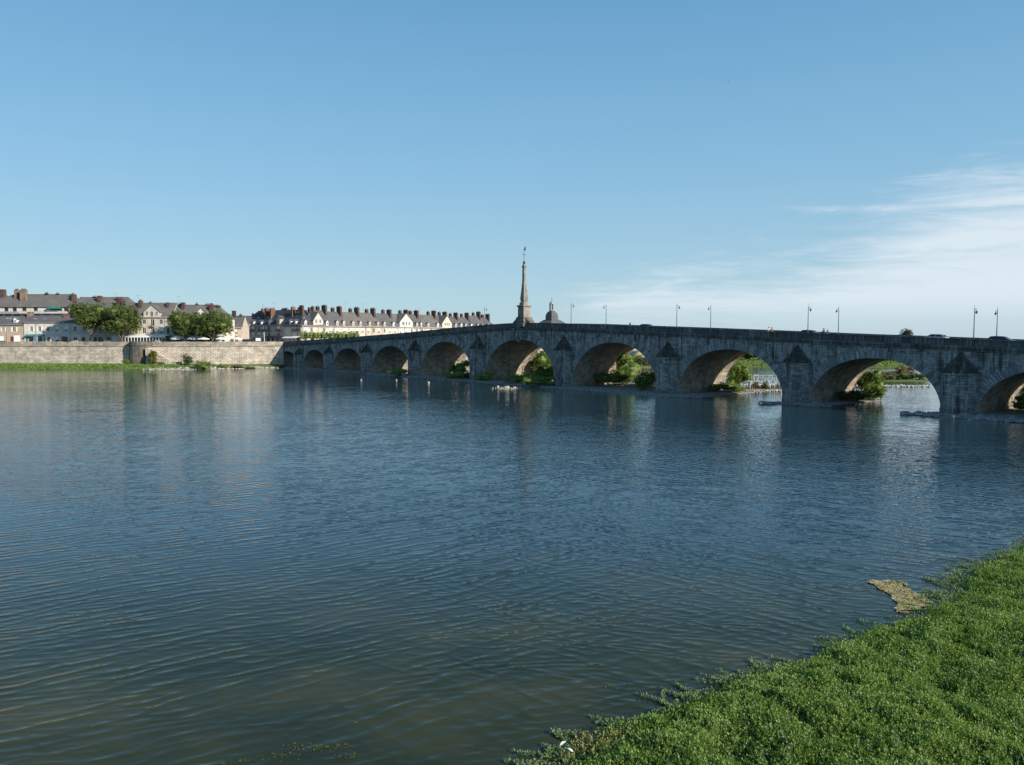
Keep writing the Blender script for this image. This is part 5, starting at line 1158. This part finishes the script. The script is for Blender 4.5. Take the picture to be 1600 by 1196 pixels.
pl = empty('flag_pole', (X_at(413.5, 291), 291, STREET), 0, 'slim white pole standing at the bridge square', 'pole'); mb = MB(); mb.tube([(0, 0, 0), (0, 0, 4.6)], [.12, .08], 8); mb.build('pole', 'white_paint', pl); mb = MB(); mb.lathe([(.1, 4.6), (.12, 4.7), (.02, 4.8)], 8); mb.build('finial', 'white_paint', pl)

# shrubs at the foot of the far quay
for px, Y, w_, h, lb, mt, n in [(238, 280, 13, 27, 'tall narrow yellowish shrub against the quay bastion', 'leaf_yellow', 1700), (293, 279, 15, 20, 'upright grey green shrub below the quay wall', 'leaf_grey', 1500), (317, 271, 25, 14, 'low wide dark shrub at the waterline below the quay', 'leaf_bush', 1700), (197, 283, 10, 9, 'small green shrub left of the quay bastion', 'leaf_bush', 600), (251, 280, 10, 6, 'small low shrub right of the bastion', 'leaf_grey', 400), (349, 276, 16, 5, 'flat dark weeds at the waterline right of the low shrub', 'leaf_bush', 500), (372, 276, 20, 5, 'flat rusty weeds on the gravel near the bridge shadow', 'leaf_rust', 500), (391, 276, 14, 4, 'tiny pale weeds on the gravel beside the bridge shadow', 'leaf_grey', 300)]:
    s_ = Y / F; bush(X_at(px, Y), Y, float(strip_z(np.array([X_at(px, Y)]), np.array([Y]))[0]) - .1, w_ * s_, w_ * s_, h * s_, lb, mt, n, .38)

# shrubs round the bridge piers
def bb(s, t_, w_, d_, h, lb, mt='leaf_bush', n=2200, size=.2, seed=1, k=7):
    w_ *= 1.12; d_ *= 1.12; h *= 1.06; p = B(s, t_, 0); z = max(0.05, float(bar_z_st(np.array([s]), np.array([t_]))[0]) - .1); return bush(p.x, p.y, z, w_, d_, h, lb, mt, int(n * 2.2), size, seed=seed, k=k)
bb(-26.2, 1.5, 6.0, 5, 5.4, 'dark bush in the shade left of the first pier left of the obelisk', seed=3)
bb(-22.5, -1.5, 7, 4, 2.6, 'low dark bush at the left foot of the first pier left of the obelisk', seed=4, n=1400)
bb(-47, -5.0, 5, 3.5, 2.7, 'small dark bush before the second pier left of the obelisk', n=900, seed=5)
bb(-11.5, -1.2, 4.5, 3, 2.8, 'small dark bush under the left side of the central arch', n=900, seed=6)
bb(-10.0, 17.5, 8, 7, 9.4, 'tall sunlit tree-like bush seen through the central arch', n=4200, seed=7, k=9)
bb(-15, 19.5, 5, 5, 5.5, 'mid sized bush on the gravel left of the tall one under the central arch', n=1700, seed=17)
bb(-2.0, 12.5, 8, 6, 4.4, 'spreading green bush in front of the tall one under the central arch', n=2600, seed=8)
bb(3.5, 1.0, 11, 5, 3.2, 'long dark thicket on the gravel under the central arch', n=2600, seed=9)
bb(12.5, -4.8, 8, 3, 2.6, 'low dark thicket before the first pier right of the obelisk', n=1500, seed=10)
bb(19.0, 15.5, 8.5, 7, 8.6, 'tall leafy bush filling the arch right of the obelisk', n=4200, seed=11, k=9)
bb(22.5, 10.0, 8, 5, 4.0, 'round light green bush below the tall one in the arch', n=2400, seed=12)
bb(16.5, 8.0, 6, 5, 4.6, 'dark bush against the pier in the arch right of the obelisk', n=1800, seed=13)
bb(30.5, 13.0, 6, 5, 3.6, 'bright small bush at the right side of the same arch', n=1600, seed=14)
bb(34, 18, 6, 5, 6.0, 'brownish bush beside the second pier right of the obelisk', 'leaf_rust', n=1600, seed=15)
bb(37.0, 2.5, 3.8, 3, 3.3, 'dark shaded bush at the left foot of the second pier', n=1200, seed=16)
bb(48.6, 19.5, 4.6, 4.6, 6.2, 'round bright green bush behind the second pier right of the obelisk', n=3600, seed=21, k=10)
bb(51.0, 12.0, 6.5, 5, 2.0, 'low green growth in front of the round bright bush', n=1700, seed=22)
bb(77.6, 17.0, 4.6, 4.2, 6.6, 'ragged dark green bush behind the third pier right of the obelisk', n=2900, seed=23, k=8)
bb(79.6, 14.6, 3.2, 3.2, 3.2, 'round light bush to the right of the ragged one', n=1500, seed=24)
bb(78.2, 10.5, 5.5, 3.5, 1.9, 'low grassy clump before the ragged bush by the third pier', 'leaf_grey', n=1400, seed=25)
bb(103.2, 17.5, 4.6, 4.5, 4.8, 'yellowish bush at the right edge behind the fourth pier', 'leaf_yellow', n=2200, seed=26)
bb(104.5, 11.5, 5, 4, 2.8, 'low green bush at the right edge below the yellowish one', n=1800, seed=27)

# boulders at the foot of the fourth pier and other single rocks
def boulder(loc, size, label, mat='rock', group=None, seed=0):
    rr = random.Random(seed); v, f = ico(); V = []; Fc = []
    edge = {}
    vs = [Vector(p) for p in v]
    def mid(a, b):
        k = (min(a, b), max(a, b))
        if k not in edge: vs.append(((vs[a] + vs[b]) / 2).normalized()); edge[k] = len(vs) - 1
        return edge[k]
    for a, b_, c in f:
        ab, bc, ca = mid(a, b_), mid(b_, c), mid(c, a); Fc += [(a, ab, ca), (b_, bc, ab), (c, ca, bc), (ab, bc, ca)]
    sx_, sy_, sz_ = size * rr.uniform(.8, 1.3), size * rr.uniform(.7, 1.1), size * rr.uniform(.55, .9)
    me = bpy.data.meshes.new('boulder'); me.from_pydata([(p.x * sx_ * (q := rr.uniform(.82, 1.12)), p.y * sy_ * q, p.z * sz_ * q) for p in vs], [], Fc); me.materials.append(MATS[mat])
    o = bpy.data.objects.new('boulder', me); COL.objects.link(o); o.location = loc; o.rotation_euler = (0, 0, rr.uniform(0, 6.28)); return tag(o, label, 'boulder', group)
for k, (s, t_, sz) in enumerate([(92.6, -8.0, 1.0), (94.8, -7.4, .95), (93.4, -5.5, .7), (95.6, -5.0, .9), (96.6, -7.6, .75), (98.2, -6.6, .8), (100.0, -6.4, 1.05), (101.8, -5.6, 1.0), (99.2, -8.2, .7), (102.6, -4.0, .9), (104.4, -3.2, .8), (105.5, -4.6, 1.0), (97.2, -4.9, .7)]):
    boulder(B(s + .7, t_ + 2.9, .12), sz * .8, 'grey boulder in the stone apron at the foot of the rightmost pier', group='boulders round the rightmost pier', seed=k + 40)
for k, (s, t_, sz) in enumerate([(70.0, -5.6, .7), (70.9, -5.0, .8), (69.3, -5.0, .5)]):
    boulder(B(s, t_, .1), sz, 'dark boulder left of the foot of the third pier right of the obelisk', group='boulders left of the third pier', seed=k + 70)
for k, (px, py, sz, lb) in enumerate([(564, 595, .34, 'pale rock alone in the water, left of two before the bridge'), (619, 595, .28, 'pale rock alone in the water, right of two before the bridge'), (778, 605.5, .35, 'small pale rock at the left end of the sunlit stone spit'), (792, 606.5, .5, 'largest pale rock of the sunlit stone spit before the central arch'), (804, 607, .4, 'small pale rock at the right end of the sunlit stone spit'), (669, 599, .35, 'flat pale rock at the edge of the gravel bank'), (916, 602.5, .7, 'round pinkish boulder standing before the arch right of the obelisk')]):
    Y = CAM_H * F / (py - 526); boulder((X_at(px, Y), Y, .12), sz, lb, 'rock_pale', seed=k + 90)
pts = [];
for k in range(110):
    px = random.gauss(790, 9); py = {0: 607}.get(0) if px > 760 and px < 830 else (600 - (700 - px) * .06 if px < 720 else 618.5); Y = CAM_H * F / (py + random.gauss(0, 1.0) - 526); pts.append((X_at(px, Y), Y, .02))
rubble('spit_stones', pts, RNG.uniform(.06, .18, len(pts)), 'rock_pale', 'small pale stones breaking the surface before the gravel bank', 'stones')

ap = [];
for k in range(260):
    s = random.uniform(93.5, 109); t_ = random.uniform(-5.2, -1.8); q = B(s, t_, .1); ap.append((q.x, q.y, .1))
for k in range(60): q = B(random.uniform(69.3, 71.5), random.uniform(-4.5, -1.5), .05); ap.append((q.x, q.y, .05))
rubble('apron_stones', ap, RNG.uniform(.2, .7, len(ap)), 'rock', 'broken grey stones of the apron round the rightmost pier', 'rubble')
# ------------------------------------------------------------------ downstream of the bridge
def isle(name, cx_, cy_, rx, ry, h, mat, seed=1):
    def zf(x, y): return np.clip(-.6 + (h + .6) * (1.25 - np.sqrt(((x - cx_) / rx) ** 2 + ((y - cy_) / ry) ** 2) + .5 * (fbm(x * .2 + seed, y * .35, seed) - .5)) * 1.1, -.7, h)
    st = max(.6, min(rx, ry) / 9); return tag(bank_sheet(name, [(cx_ - rx * 1.5, cy_ - ry * 1.5), (cx_ + rx * 1.5, cy_ + ry * 1.5)], zf, mat, st, -.45), kind='structure')
isle('gravel_island', 55, 163.5, 9, 2.6, .35, 'gravel', 1)
isle('shrub_island', 101, 200, 17, 5, .5, 'grass_ground', 2)
isle('gravel_island', 86, 176, 9, 1.8, .22, 'gravel', 3)
isle('gravel_island', 98, 206, 26, 5, .2, 'gravel', 5)
isle('gravel_island', 68, 222, 12, 1.6, .22, 'gravel', 6)
isle('gravel_island', 150, 262, 60, 4, .3, 'gravel', 7)
rp = []
for cx_, cy_, rx, ry, n in ((55, 163, 10, 2.2, 320), (86, 176, 9, 1.6, 200), (110, 178, 7, .8, 60), (66, 222, 13, 1.6, 200), (72, 195, 10, 1.0, 80), (60, 205, 8, .7, 60)):
    for k in range(n): rp.append((cx_ + random.gauss(0, rx * .5), cy_ + random.gauss(0, ry * .5), .1))
rubble('rapids_stones', rp, RNG.uniform(.12, .45, len(rp)), 'rock_pale', 'stones breaking the shallow water downstream of the bridge', 'stones')
# white water along the shallow sills
ps = []
for k in range(2600):
    cx_, cy_, rx = random.choice([(72, 196, 14), (64, 184, 9), (90, 180, 14), (98, 210, 22), (60, 230, 14), (52, 176, 7)]); ps.append((cx_ + random.uniform(-rx, rx), cy_ + random.gauss(0, 1.6), .02))
rubble('white_water', ps, RNG.uniform(.04, .15, len(ps)), 'feather', 'streaks of white water over the shallows behind the bridge', 'white water')
# old timber stakes standing on the gravel spit
for k in range(17):
    px = 1168 + k * 3.5 + random.uniform(-.8, .8); Y = 163.5 + random.uniform(-.5, .5); h = random.uniform(.7, 1.9)
    st = MB(); st.tube([(0, 0, -.6), (random.uniform(-.08, .08), 0, h)], [.2, .17], 6); o = st.build('wooden_stake', 'wood'); o.location = (X_at(px, Y), Y, .1); tag(o, 'dark weathered timber stake in the row on the gravel spit behind the bridge', 'stake', 'timber stakes on the gravel spit')
st = MB(); st.tube([(0, 0, -1), (0, 0, .75)], [.18, .16], 6); o = st.build('wooden_stake', 'wood'); o.location = (X_at(1378, 139), 139, 0); tag(o, 'single dark stake standing in open water under the last full arch', 'stake')
for px, Y, w_, h, lb, mt in [(1182, 163.5, 1.8, 1.9, 'small rusty shrub growing among the timber stakes', 'leaf_rust'), (1197, 163.5, 1.8, 2.1, 'small olive shrub growing among the timber stakes', 'leaf_yellow')]: bush(X_at(px, Y), Y, .1, w_, w_, h, lb, mt, 500, .22)
for k, (px, w_, h, mt, lb) in enumerate([(1371, 5, 2.0, 'leaf_grey', 'green shrub at the left end of the shrub island'), (1381, 4.5, 2.3, 'leaf_rust', 'reddish brown shrub on the left part of the shrub island'), (1394, 5, 1.9, 'leaf_grey', 'grey green shrub left of the middle of the shrub island'), (1409, 5.5, 2.0, 'leaf_bush', 'green shrub in the middle of the shrub island'), (1424, 5, 1.9, 'leaf_grey', 'grey green shrub right of the middle of the shrub island'), (1440, 5, 2.0, 'leaf_bush', 'green shrub at the right end of the shrub island')]):
    bush(X_at(px, 199), 199, .3, w_, 4, h, lb, mt, 1100, .28, seed=k, k=6)
bush(X_at(1412, 210), 210, .2, 6.5, 4, 3.6, 'taller brownish shrub standing behind the shrub island', 'leaf_rust', 1200, .3)
# low meadow bank with the sandy face and trees beyond
def flats(x, y):
    front = np.interp(x, [20, 45, 60, 80, 110, 200, 320, 500], [345, 296, 282, 288, 284, 276, 268, 260]); d_ = y - front + 6 * edge_noise(x, y, .08)
    z = np.clip(-.5 + d_ * .12, -.7, 1.1); sandb = np.exp(-((x - 53) / 7.5) ** 2) * np.clip((y - 296) / 4, 0, 1) * 5.2; return z + .25 * edge_noise(x, y, .3) + np.clip((y - 330) / 60, 0, 1) * 1.5 + 0 * sandb
tag(bank_sheet('meadow_bank', [(15, 255), (520, 520)], flats, 'meadow', 4.0, -.6), kind='structure')
def sandz(x, y): return -0.3 + 6.4 * np.exp(-((x - 53.5) / 8) ** 4) * np.clip((y - 297) / 3.2, 0, 1) * np.clip((318 - y) / 5, 0, 1) + .5 * edge_noise(x, y, .4)
tag(bank_sheet('sandy_bank', [(38, 294), (70, 320)], sandz, 'sand', .8, .1), kind='structure')
n = 16000; xx = RNG.uniform(45, 240, n); yy_ = RNG.uniform(268, 330, n); zz = flats(xx, yy_); k = zz > .1
tag(np_mesh('meadow_grass', leaf_quads(np.stack([xx[k], yy_[k], zz[k] + .3], 1), 1.1, 1.2, .4), 4, 'leaf_grass'), 'long yellowish grass on the low bank far behind the arches', 'grass', kind='stuff')
for px, Y, w_, h, lb, mt in [(999, 291, 9, 4.0, 'rounded green bush at the foot of the sandy bank', 'leaf_bush'), (1010, 288, 8, 3.2, 'low olive bush right of the sandy bank foot', 'leaf_grey'), (1158, 335, 16, 9.2, 'dark dense tree behind the meadow, leftmost seen in the second arch', 'leaf_plane'), (1178, 338, 14, 8.6, 'dark tree behind the meadow, second seen in the second arch', 'leaf_plane'), (1196, 333, 12, 7.6, 'grey green willow behind the meadow in the second arch', 'leaf_grey'), (1212, 334, 11, 6.4, 'mid green tree behind the meadow in the second arch', 'leaf_bush'), (1226, 334, 11, 6.0, 'low green tree by the pier edge in the second arch', 'leaf_bush'),
                      (1368, 318, 15, 5.2, 'green bush behind the meadow, left in the third arch', 'leaf_grey'), (1386, 316, 15, 7.0, 'taller green bush behind the meadow, middle of the third arch', 'leaf_bush'), (1402, 317, 14, 6.2, 'grey green bush behind the meadow in the third arch', 'leaf_grey'), (1418, 319, 13, 5.0, 'low green bush behind the meadow, right in the third arch', 'leaf_bush'), (1140, 350, 18, 9.6, 'dark tree behind the meadow, mostly hidden by the arch', 'leaf_plane'), (1590, 320, 20, 6.5, 'far green bush on the bank at the right edge', 'leaf_bush'), (1560, 330, 18, 6, 'far green bush left of the right edge bank', 'leaf_grey')]:
    bush(X_at(px, Y), Y, .6, w_ * .8, w_ * .7, h, lb, mt, 1500, .55, stem=True)
# single round treetop above the parapet
tree(X_at(1415, 560), 560, 1.0, 5.2, 5.5, 16.6, 'small round dark treetop standing alone above the bridge parapet', n=6000, size=.4, seed=9, mat='leaf_silhouette', trunk_r=.4, blobs=[((0, 0, 11.6), (4.3, 4.3, 4.9)), ((1.2, 0, 12.4), (3.2, 3.2, 3.6)), ((-1.3, .4, 11), (3.1, 3.1, 3.6))], name='round_tree')

# ------------------------------------------------------------------ foreground weed mat on the near shore
SH = [(640, 1300), (770, 1240), (850, 1196), (872, 1168), (905, 1142), (960, 1128), (1010, 1112), (1060, 1092), (1110, 1074), (1180, 1048), (1240, 1030), (1290, 1008), (1340, 985), (1400, 968), (1450, 950), (1478, 925), (1500, 893), (1545, 872), (1600, 850), (1680, 820), (1760, 792)]
shx = []; shy = []
for px, py in SH: Y = (CAM_H - .15) * F / (py - 526); Y *= 1; shx.append((px - 800) / F * Y * 1.0 * (1 + 0.0)); shy.append(Y)
# correct for the camera's tilt with the exact ray
def ground_hit(px, py, z=0.15):
    v = cam.rotation_euler.to_matrix() @ Vector(((px - 800) / F, -(py - 598) / F, -1)); k = (z - CAM_H) / v.z; return v.x * k, v.y * k
shore = sorted([ground_hit(px, py) for px, py in SH], key=lambda p: p[1])
SY = np.array([p[1] for p in shore]); SX = np.array([p[0] for p in shore])
SY = np.concatenate([[2.0, 12.0], SY]); SX = np.concatenate([[-6.0, -3.0], SX]); SY = np.append(SY, 260.0); SX = np.append(SX, 260.0)
def shore_x(y): return np.interp(y, SY, SX) + .55 * (fbm(y * 1.3, y * 0 + 3.3, 2) - .5) + .3 * (value_noise(y * 4.0, y * 0, 6) - .5)
def inside(x, y):           # rough distance inland from the shore line
    return (x - shore_x(y)) * .62
def mound(x, y):
    dd = inside(x, y); h = .10 + .34 * np.clip(dd / 2.5, 0, 1) + .70 * (fbm(x * .5, y * .5, 8) - .45) * np.clip(dd / 3, 0, 1) + .42 * (fbm(x * 1.7, y * 1.7, 12) - .5) * np.clip(dd / 1.5, 0, 1)
    return np.maximum(h, .05)
GX, GY = np.meshgrid(np.arange(-8, 75, .4), np.arange(2, 75, .4), indexing='ij'); dd = inside(GX, GY); GZ = np.where(dd > .9, mound(GX, GY) - .16, -.5)
nx, ny = GX.shape; i, j = np.meshgrid(np.arange(nx - 1), np.arange(ny - 1), indexing='ij'); a = i * ny + j; Fa = np.stack([a, a + ny, a + ny + 1, a + 1], -1).reshape(-1, 4); Fa = Fa[(GZ.reshape(-1)[Fa] > -.4).all(1)]
tag(np_mesh('near_bank', np.stack([GX, GY, GZ], -1).reshape(-1, 3), 4, 'soil', None, None, Fa), kind='structure')  # dark ground colour paints the shade in the gaps between the weeds
mb = MB(); mb.prism([(-40, -30), (200, -30), (200, 70), (104, 92), (92, 80), (60, 20), (40, 1.2), (-40, 1.2)], -1, 9.6); tag(mb.build('near_quay', 'quay_stone'), kind='structure')

def sprigs(name, X, Y, Z, hgt_, mat, leaf=.075, nl=9, label=None, cat=None):
    N = len(X); out_ = []
    lean = RNG.normal(0, .22, (N, 2)); rot = RNG.uniform(0, 6.28, N); sc = RNG.uniform(.7, 1.35, N) * (0.55 + 0.95 * fbm(X * .9, Y * .9, 61))
    for k in range(nl):
        f = (k + .6) / nl; ang = rot + k * 2.4; hh = hgt_ * (.25 + .75 * f) * sc
        base = np.stack([X + lean[:, 0] * hh, Y + lean[:, 1] * hh, Z + hh], 1)
        el_ = np.clip(.15 + .95 * f + RNG.normal(0, .25, N), -.2, 1.45)
        d_ = np.stack([np.cos(ang) * np.cos(el_), np.sin(ang) * np.cos(el_), np.sin(el_)], 1)
        sd = np.stack([-np.sin(ang), np.cos(ang), np.zeros(N)], 1); tw = RNG.normal(0, .35, N)[:, None]; up = np.cross(d_, sd); sd = sd * np.cos(tw) + up * np.sin(tw)
        L = (leaf * RNG.uniform(.7, 1.3, N) * (1.15 - .35 * f))[:, None]
        out_.append(np.stack([base, base + d_ * L * .45 + sd * L * .27, base + d_ * L, base + d_ * L * .45 - sd * L * .27], 1))
    o = np_mesh(name, np.concatenate(out_), 4, mat); return tag(o, label, cat, kind='stuff')
n = 215000; Y = 15 + (62 - 15) * RNG.random(n) ** 1.25; u = RNG.random(n); xl = shore_x(Y); xr = np.maximum(.70 * Y + 2.0, xl + 3); X = xl + (xr - xl) * u
area_w = (xr - xl) / (xr - xl).max(); k = RNG.random(n) < area_w * 1.0; X, Y = X[k], Y[k]; din = inside(X, Y); k = RNG.random(len(X)) < np.clip(.12 + din / .75 + .5 * (value_noise(X * 2.2, Y * 2.2, 77) - .5), .03, 1); X, Y = X[k], Y[k]
dd = inside(X, Y); dry = fbm((X) * .5, Y * .5, 21)
# the dried reddish patch at the tip of the mat
dryc = np.exp(-(((X - ground_hit(922, 1152)[0]) / 1.25) ** 2 + ((Y - ground_hit(922, 1152)[1]) / 1.1) ** 2)) + .25 * (fbm(X * 2, Y * 2, 30) - .5)
isdry = RNG.random(len(X)) < np.clip((dryc - .22) * 2.6, 0, .85)
Z = mound(X, Y) - .16
k = ~isdry; X1, Y1, Z1 = X[k], Y[k], Z[k]
edge = inside(X1, Y1) < .30 + .5 * value_noise(X1 * 1.5, Y1 * 1.5, 44)
sprigs('water_primrose', X1[~edge], Y1[~edge], Z1[~edge], .24, 'leaf_mat', .080, 8, 'dense bright green creeping weed covering the near shore', 'weed')
sprigs('weed_fringe', X1[edge], Y1[edge], Z1[edge] * .5, .14, 'leaf_fringe', .085, 6, 'pale green fringe of creeping weed reaching over the water', 'weed')
sprigs('dry_weed', X[isdry], Y[isdry], Z[isdry], .10, 'leaf_dry', .08, 7, 'reddish yellow dried weed at the tip of the green mat', 'weed')
k = RNG.random(len(X1)) < .006; k &= inside(X1, Y1) > 1.0
sprigs('tall_stalks', X1[k], Y1[k], Z1[k], .50, 'leaf_fringe', .085, 13, 'scattered taller pale stalks standing out of the green weed', 'weed')
# runners creeping out over the water beyond the rim
rx, ry = [], []
for k in range(150):
    y = random.uniform(16, 50); x = float(shore_x(np.array([y]))[0]); a = random.uniform(1.9, 3.6); L = random.uniform(.3, 1.3)
    for q in range(int(L / .035)): a += random.gauss(0, .09); x += .035 * math.cos(a) * 1.0; y += .035 * math.sin(a); rx.append(x + random.gauss(0, .03)); ry.append(y + random.gauss(0, .03))
sprigs('weed_runners', np.array(rx), np.array(ry), np.full(len(rx), .0), .07, 'leaf_fringe', .08, 4, 'thin runners of weed creeping out over the water', 'weed')
# floating pale mat of dead leaves
poly = [ground_hit(px, py, .02) for px, py in [(1360, 911), (1385, 906), (1412, 910), (1420, 922), (1440, 934), (1462, 942), (1452, 950), (1425, 957), (1398, 958), (1396, 952), (1403, 945), (1395, 932), (1380, 922)]]
def in_poly(x, y):
    c = np.zeros(len(x), bool); n = len(poly); j = n - 1
    for i in range(n):
        xi, yi = poly[i]; xj, yj = poly[j]; c ^= ((yi > y) != (yj > y)) & (x < (xj - xi) * (y - yi) / (yj - yi + 1e-9) + xi); j = i
    return c
px_ = [p[0] for p in poly]; py_ = [p[1] for p in poly]; xx = RNG.uniform(min(px_) - .3, max(px_) + .3, 26000); yy_ = RNG.uniform(min(py_) - .5, max(py_) + .5, 26000)
wx = xx + .35 * (value_noise(xx * 3, yy_ * 3, 3) - .5); wy = yy_ + .6 * (value_noise(xx * 3, yy_ * 3, 4) - .5); k = in_poly(wx, wy)
q = leaf_quads(np.stack([xx[k], yy_[k], np.full(k.sum(), .035)], 1), .11, 0, .6); q[..., 2] = (q[..., 2] - .035) * .35 + .04
tag(np_mesh('floating_mat', q, 4, 'leaf_pale'), 'straw coloured mat of dead leaves floating beside the green shore', 'floating weed', kind='stuff')
k2 = RNG.random(k.sum()) < .012
sprigs('mat_sprigs', xx[k][k2], yy_[k][k2], np.full(k2.sum(), .02), .08, 'leaf_dry', .09, 6, 'few green sprigs growing on the floating straw coloured mat', 'weed')
# specks and a patch of pondweed near the lower edge
def patch(px, py, rx_, ry_, n):
    cx_, cy_ = ground_hit(px, py, .02); return cx_ + RNG.normal(0, rx_, n), cy_ + RNG.normal(0, ry_, n)
XX = []; YY = []
for px, py, a, c, n in [(475, 1168, .35, .12, 90), (520, 1166, .25, .10, 70), (440, 1180, .35, .12, 50), (540, 1180, .2, .1, 30), (952, 1073, .12, .08, 26), (380, 1190, .3, .1, 30)]:
    x, y = patch(px, py, a, c, n); XX.append(x); YY.append(y)
for k in range(60):
    x, y = ground_hit(random.uniform(100, 1250), random.uniform(960, 1190), .02); XX.append(np.array([x])); YY.append(np.array([y]))
XX = np.concatenate(XX); YY = np.concatenate(YY); k = inside(XX, YY) < -.3; XX, YY = XX[k], YY[k]
q = leaf_quads(np.stack([XX, YY, np.full(len(XX), .02)], 1), .10, 0, .45); q[..., 2] = (q[..., 2] - .02) * .2 + .02
tag(np_mesh('pondweed', q, 4, 'leaf_yellow'), 'scattered yellowish scraps of pondweed floating on the near water', 'pondweed', kind='stuff')
# two white feathers on the mat
for k, (px, py, rz, lb) in enumerate([(880, 1157, .9, 'white feather at the edge of the dried weed, upper of two'), (890, 1169, 2.3, 'white feather lying on the dried weed, lower of two')]):
    x, y = ground_hit(px, py, .25); z = float(mound(np.array([x]), np.array([y]))[0]) + .06; mb = MB(); NN = 7; up_ = []; dn_ = []
    for q in range(NN): f = q / (NN - 1); w_ = .045 * math.sin(math.pi * min(1, f * .9 + .1)); up_.append((f * .26 - .13, w_, .03 * math.sin(math.pi * f))); dn_.append((f * .26 - .13, -w_, .03 * math.sin(math.pi * f)))
    for q in range(NN - 1): mb.face([dn_[q], dn_[q + 1], up_[q + 1], up_[q]])
    mb.tube([(-.17, 0, .005), (.13, 0, .012)], .006, 5); o = mb.build('feather', 'feather'); o.location = (x, y, z); o.rotation_euler = (0.1, 0, rz); tag(o, lb, 'feather', 'feathers on the weed mat')

# a bird high in the sky
v = cam.rotation_euler.to_matrix() @ Vector(((1138 - 800) / F, -(128 - 598) / F, -1)); p = cam.location + v * 95
bd = MB(); bd.tube([(-.18, 0, 0), (-.08, 0, 0), (.08, 0, .01), (.16, 0, .02), (.2, 0, .01)], [.015, .05, .05, .03, .008], 7); bo = bd.build('bird', 'iron', smooth=True); bo.location = p; bo.rotation_euler = (0.3, 0, 1.2); bo.scale = (.6, .6, .6)
tag(bo, 'tiny dark bird flying high above the bridge', 'bird')
for sg_ in (-1, 1):
    wg = MB(); f4 = [(.08, sg_ * .03, .02), (-.05, sg_ * .03, .02), (-.08, sg_ * .25, .12), (.04, sg_ * .27, .13)]; f5 = [(.04, sg_ * .27, .13), (-.08, sg_ * .25, .12), (-.12, sg_ * .5, .04)]
    wg.face(f4); wg.face(f5); wg.build('wing', 'iron', bo)
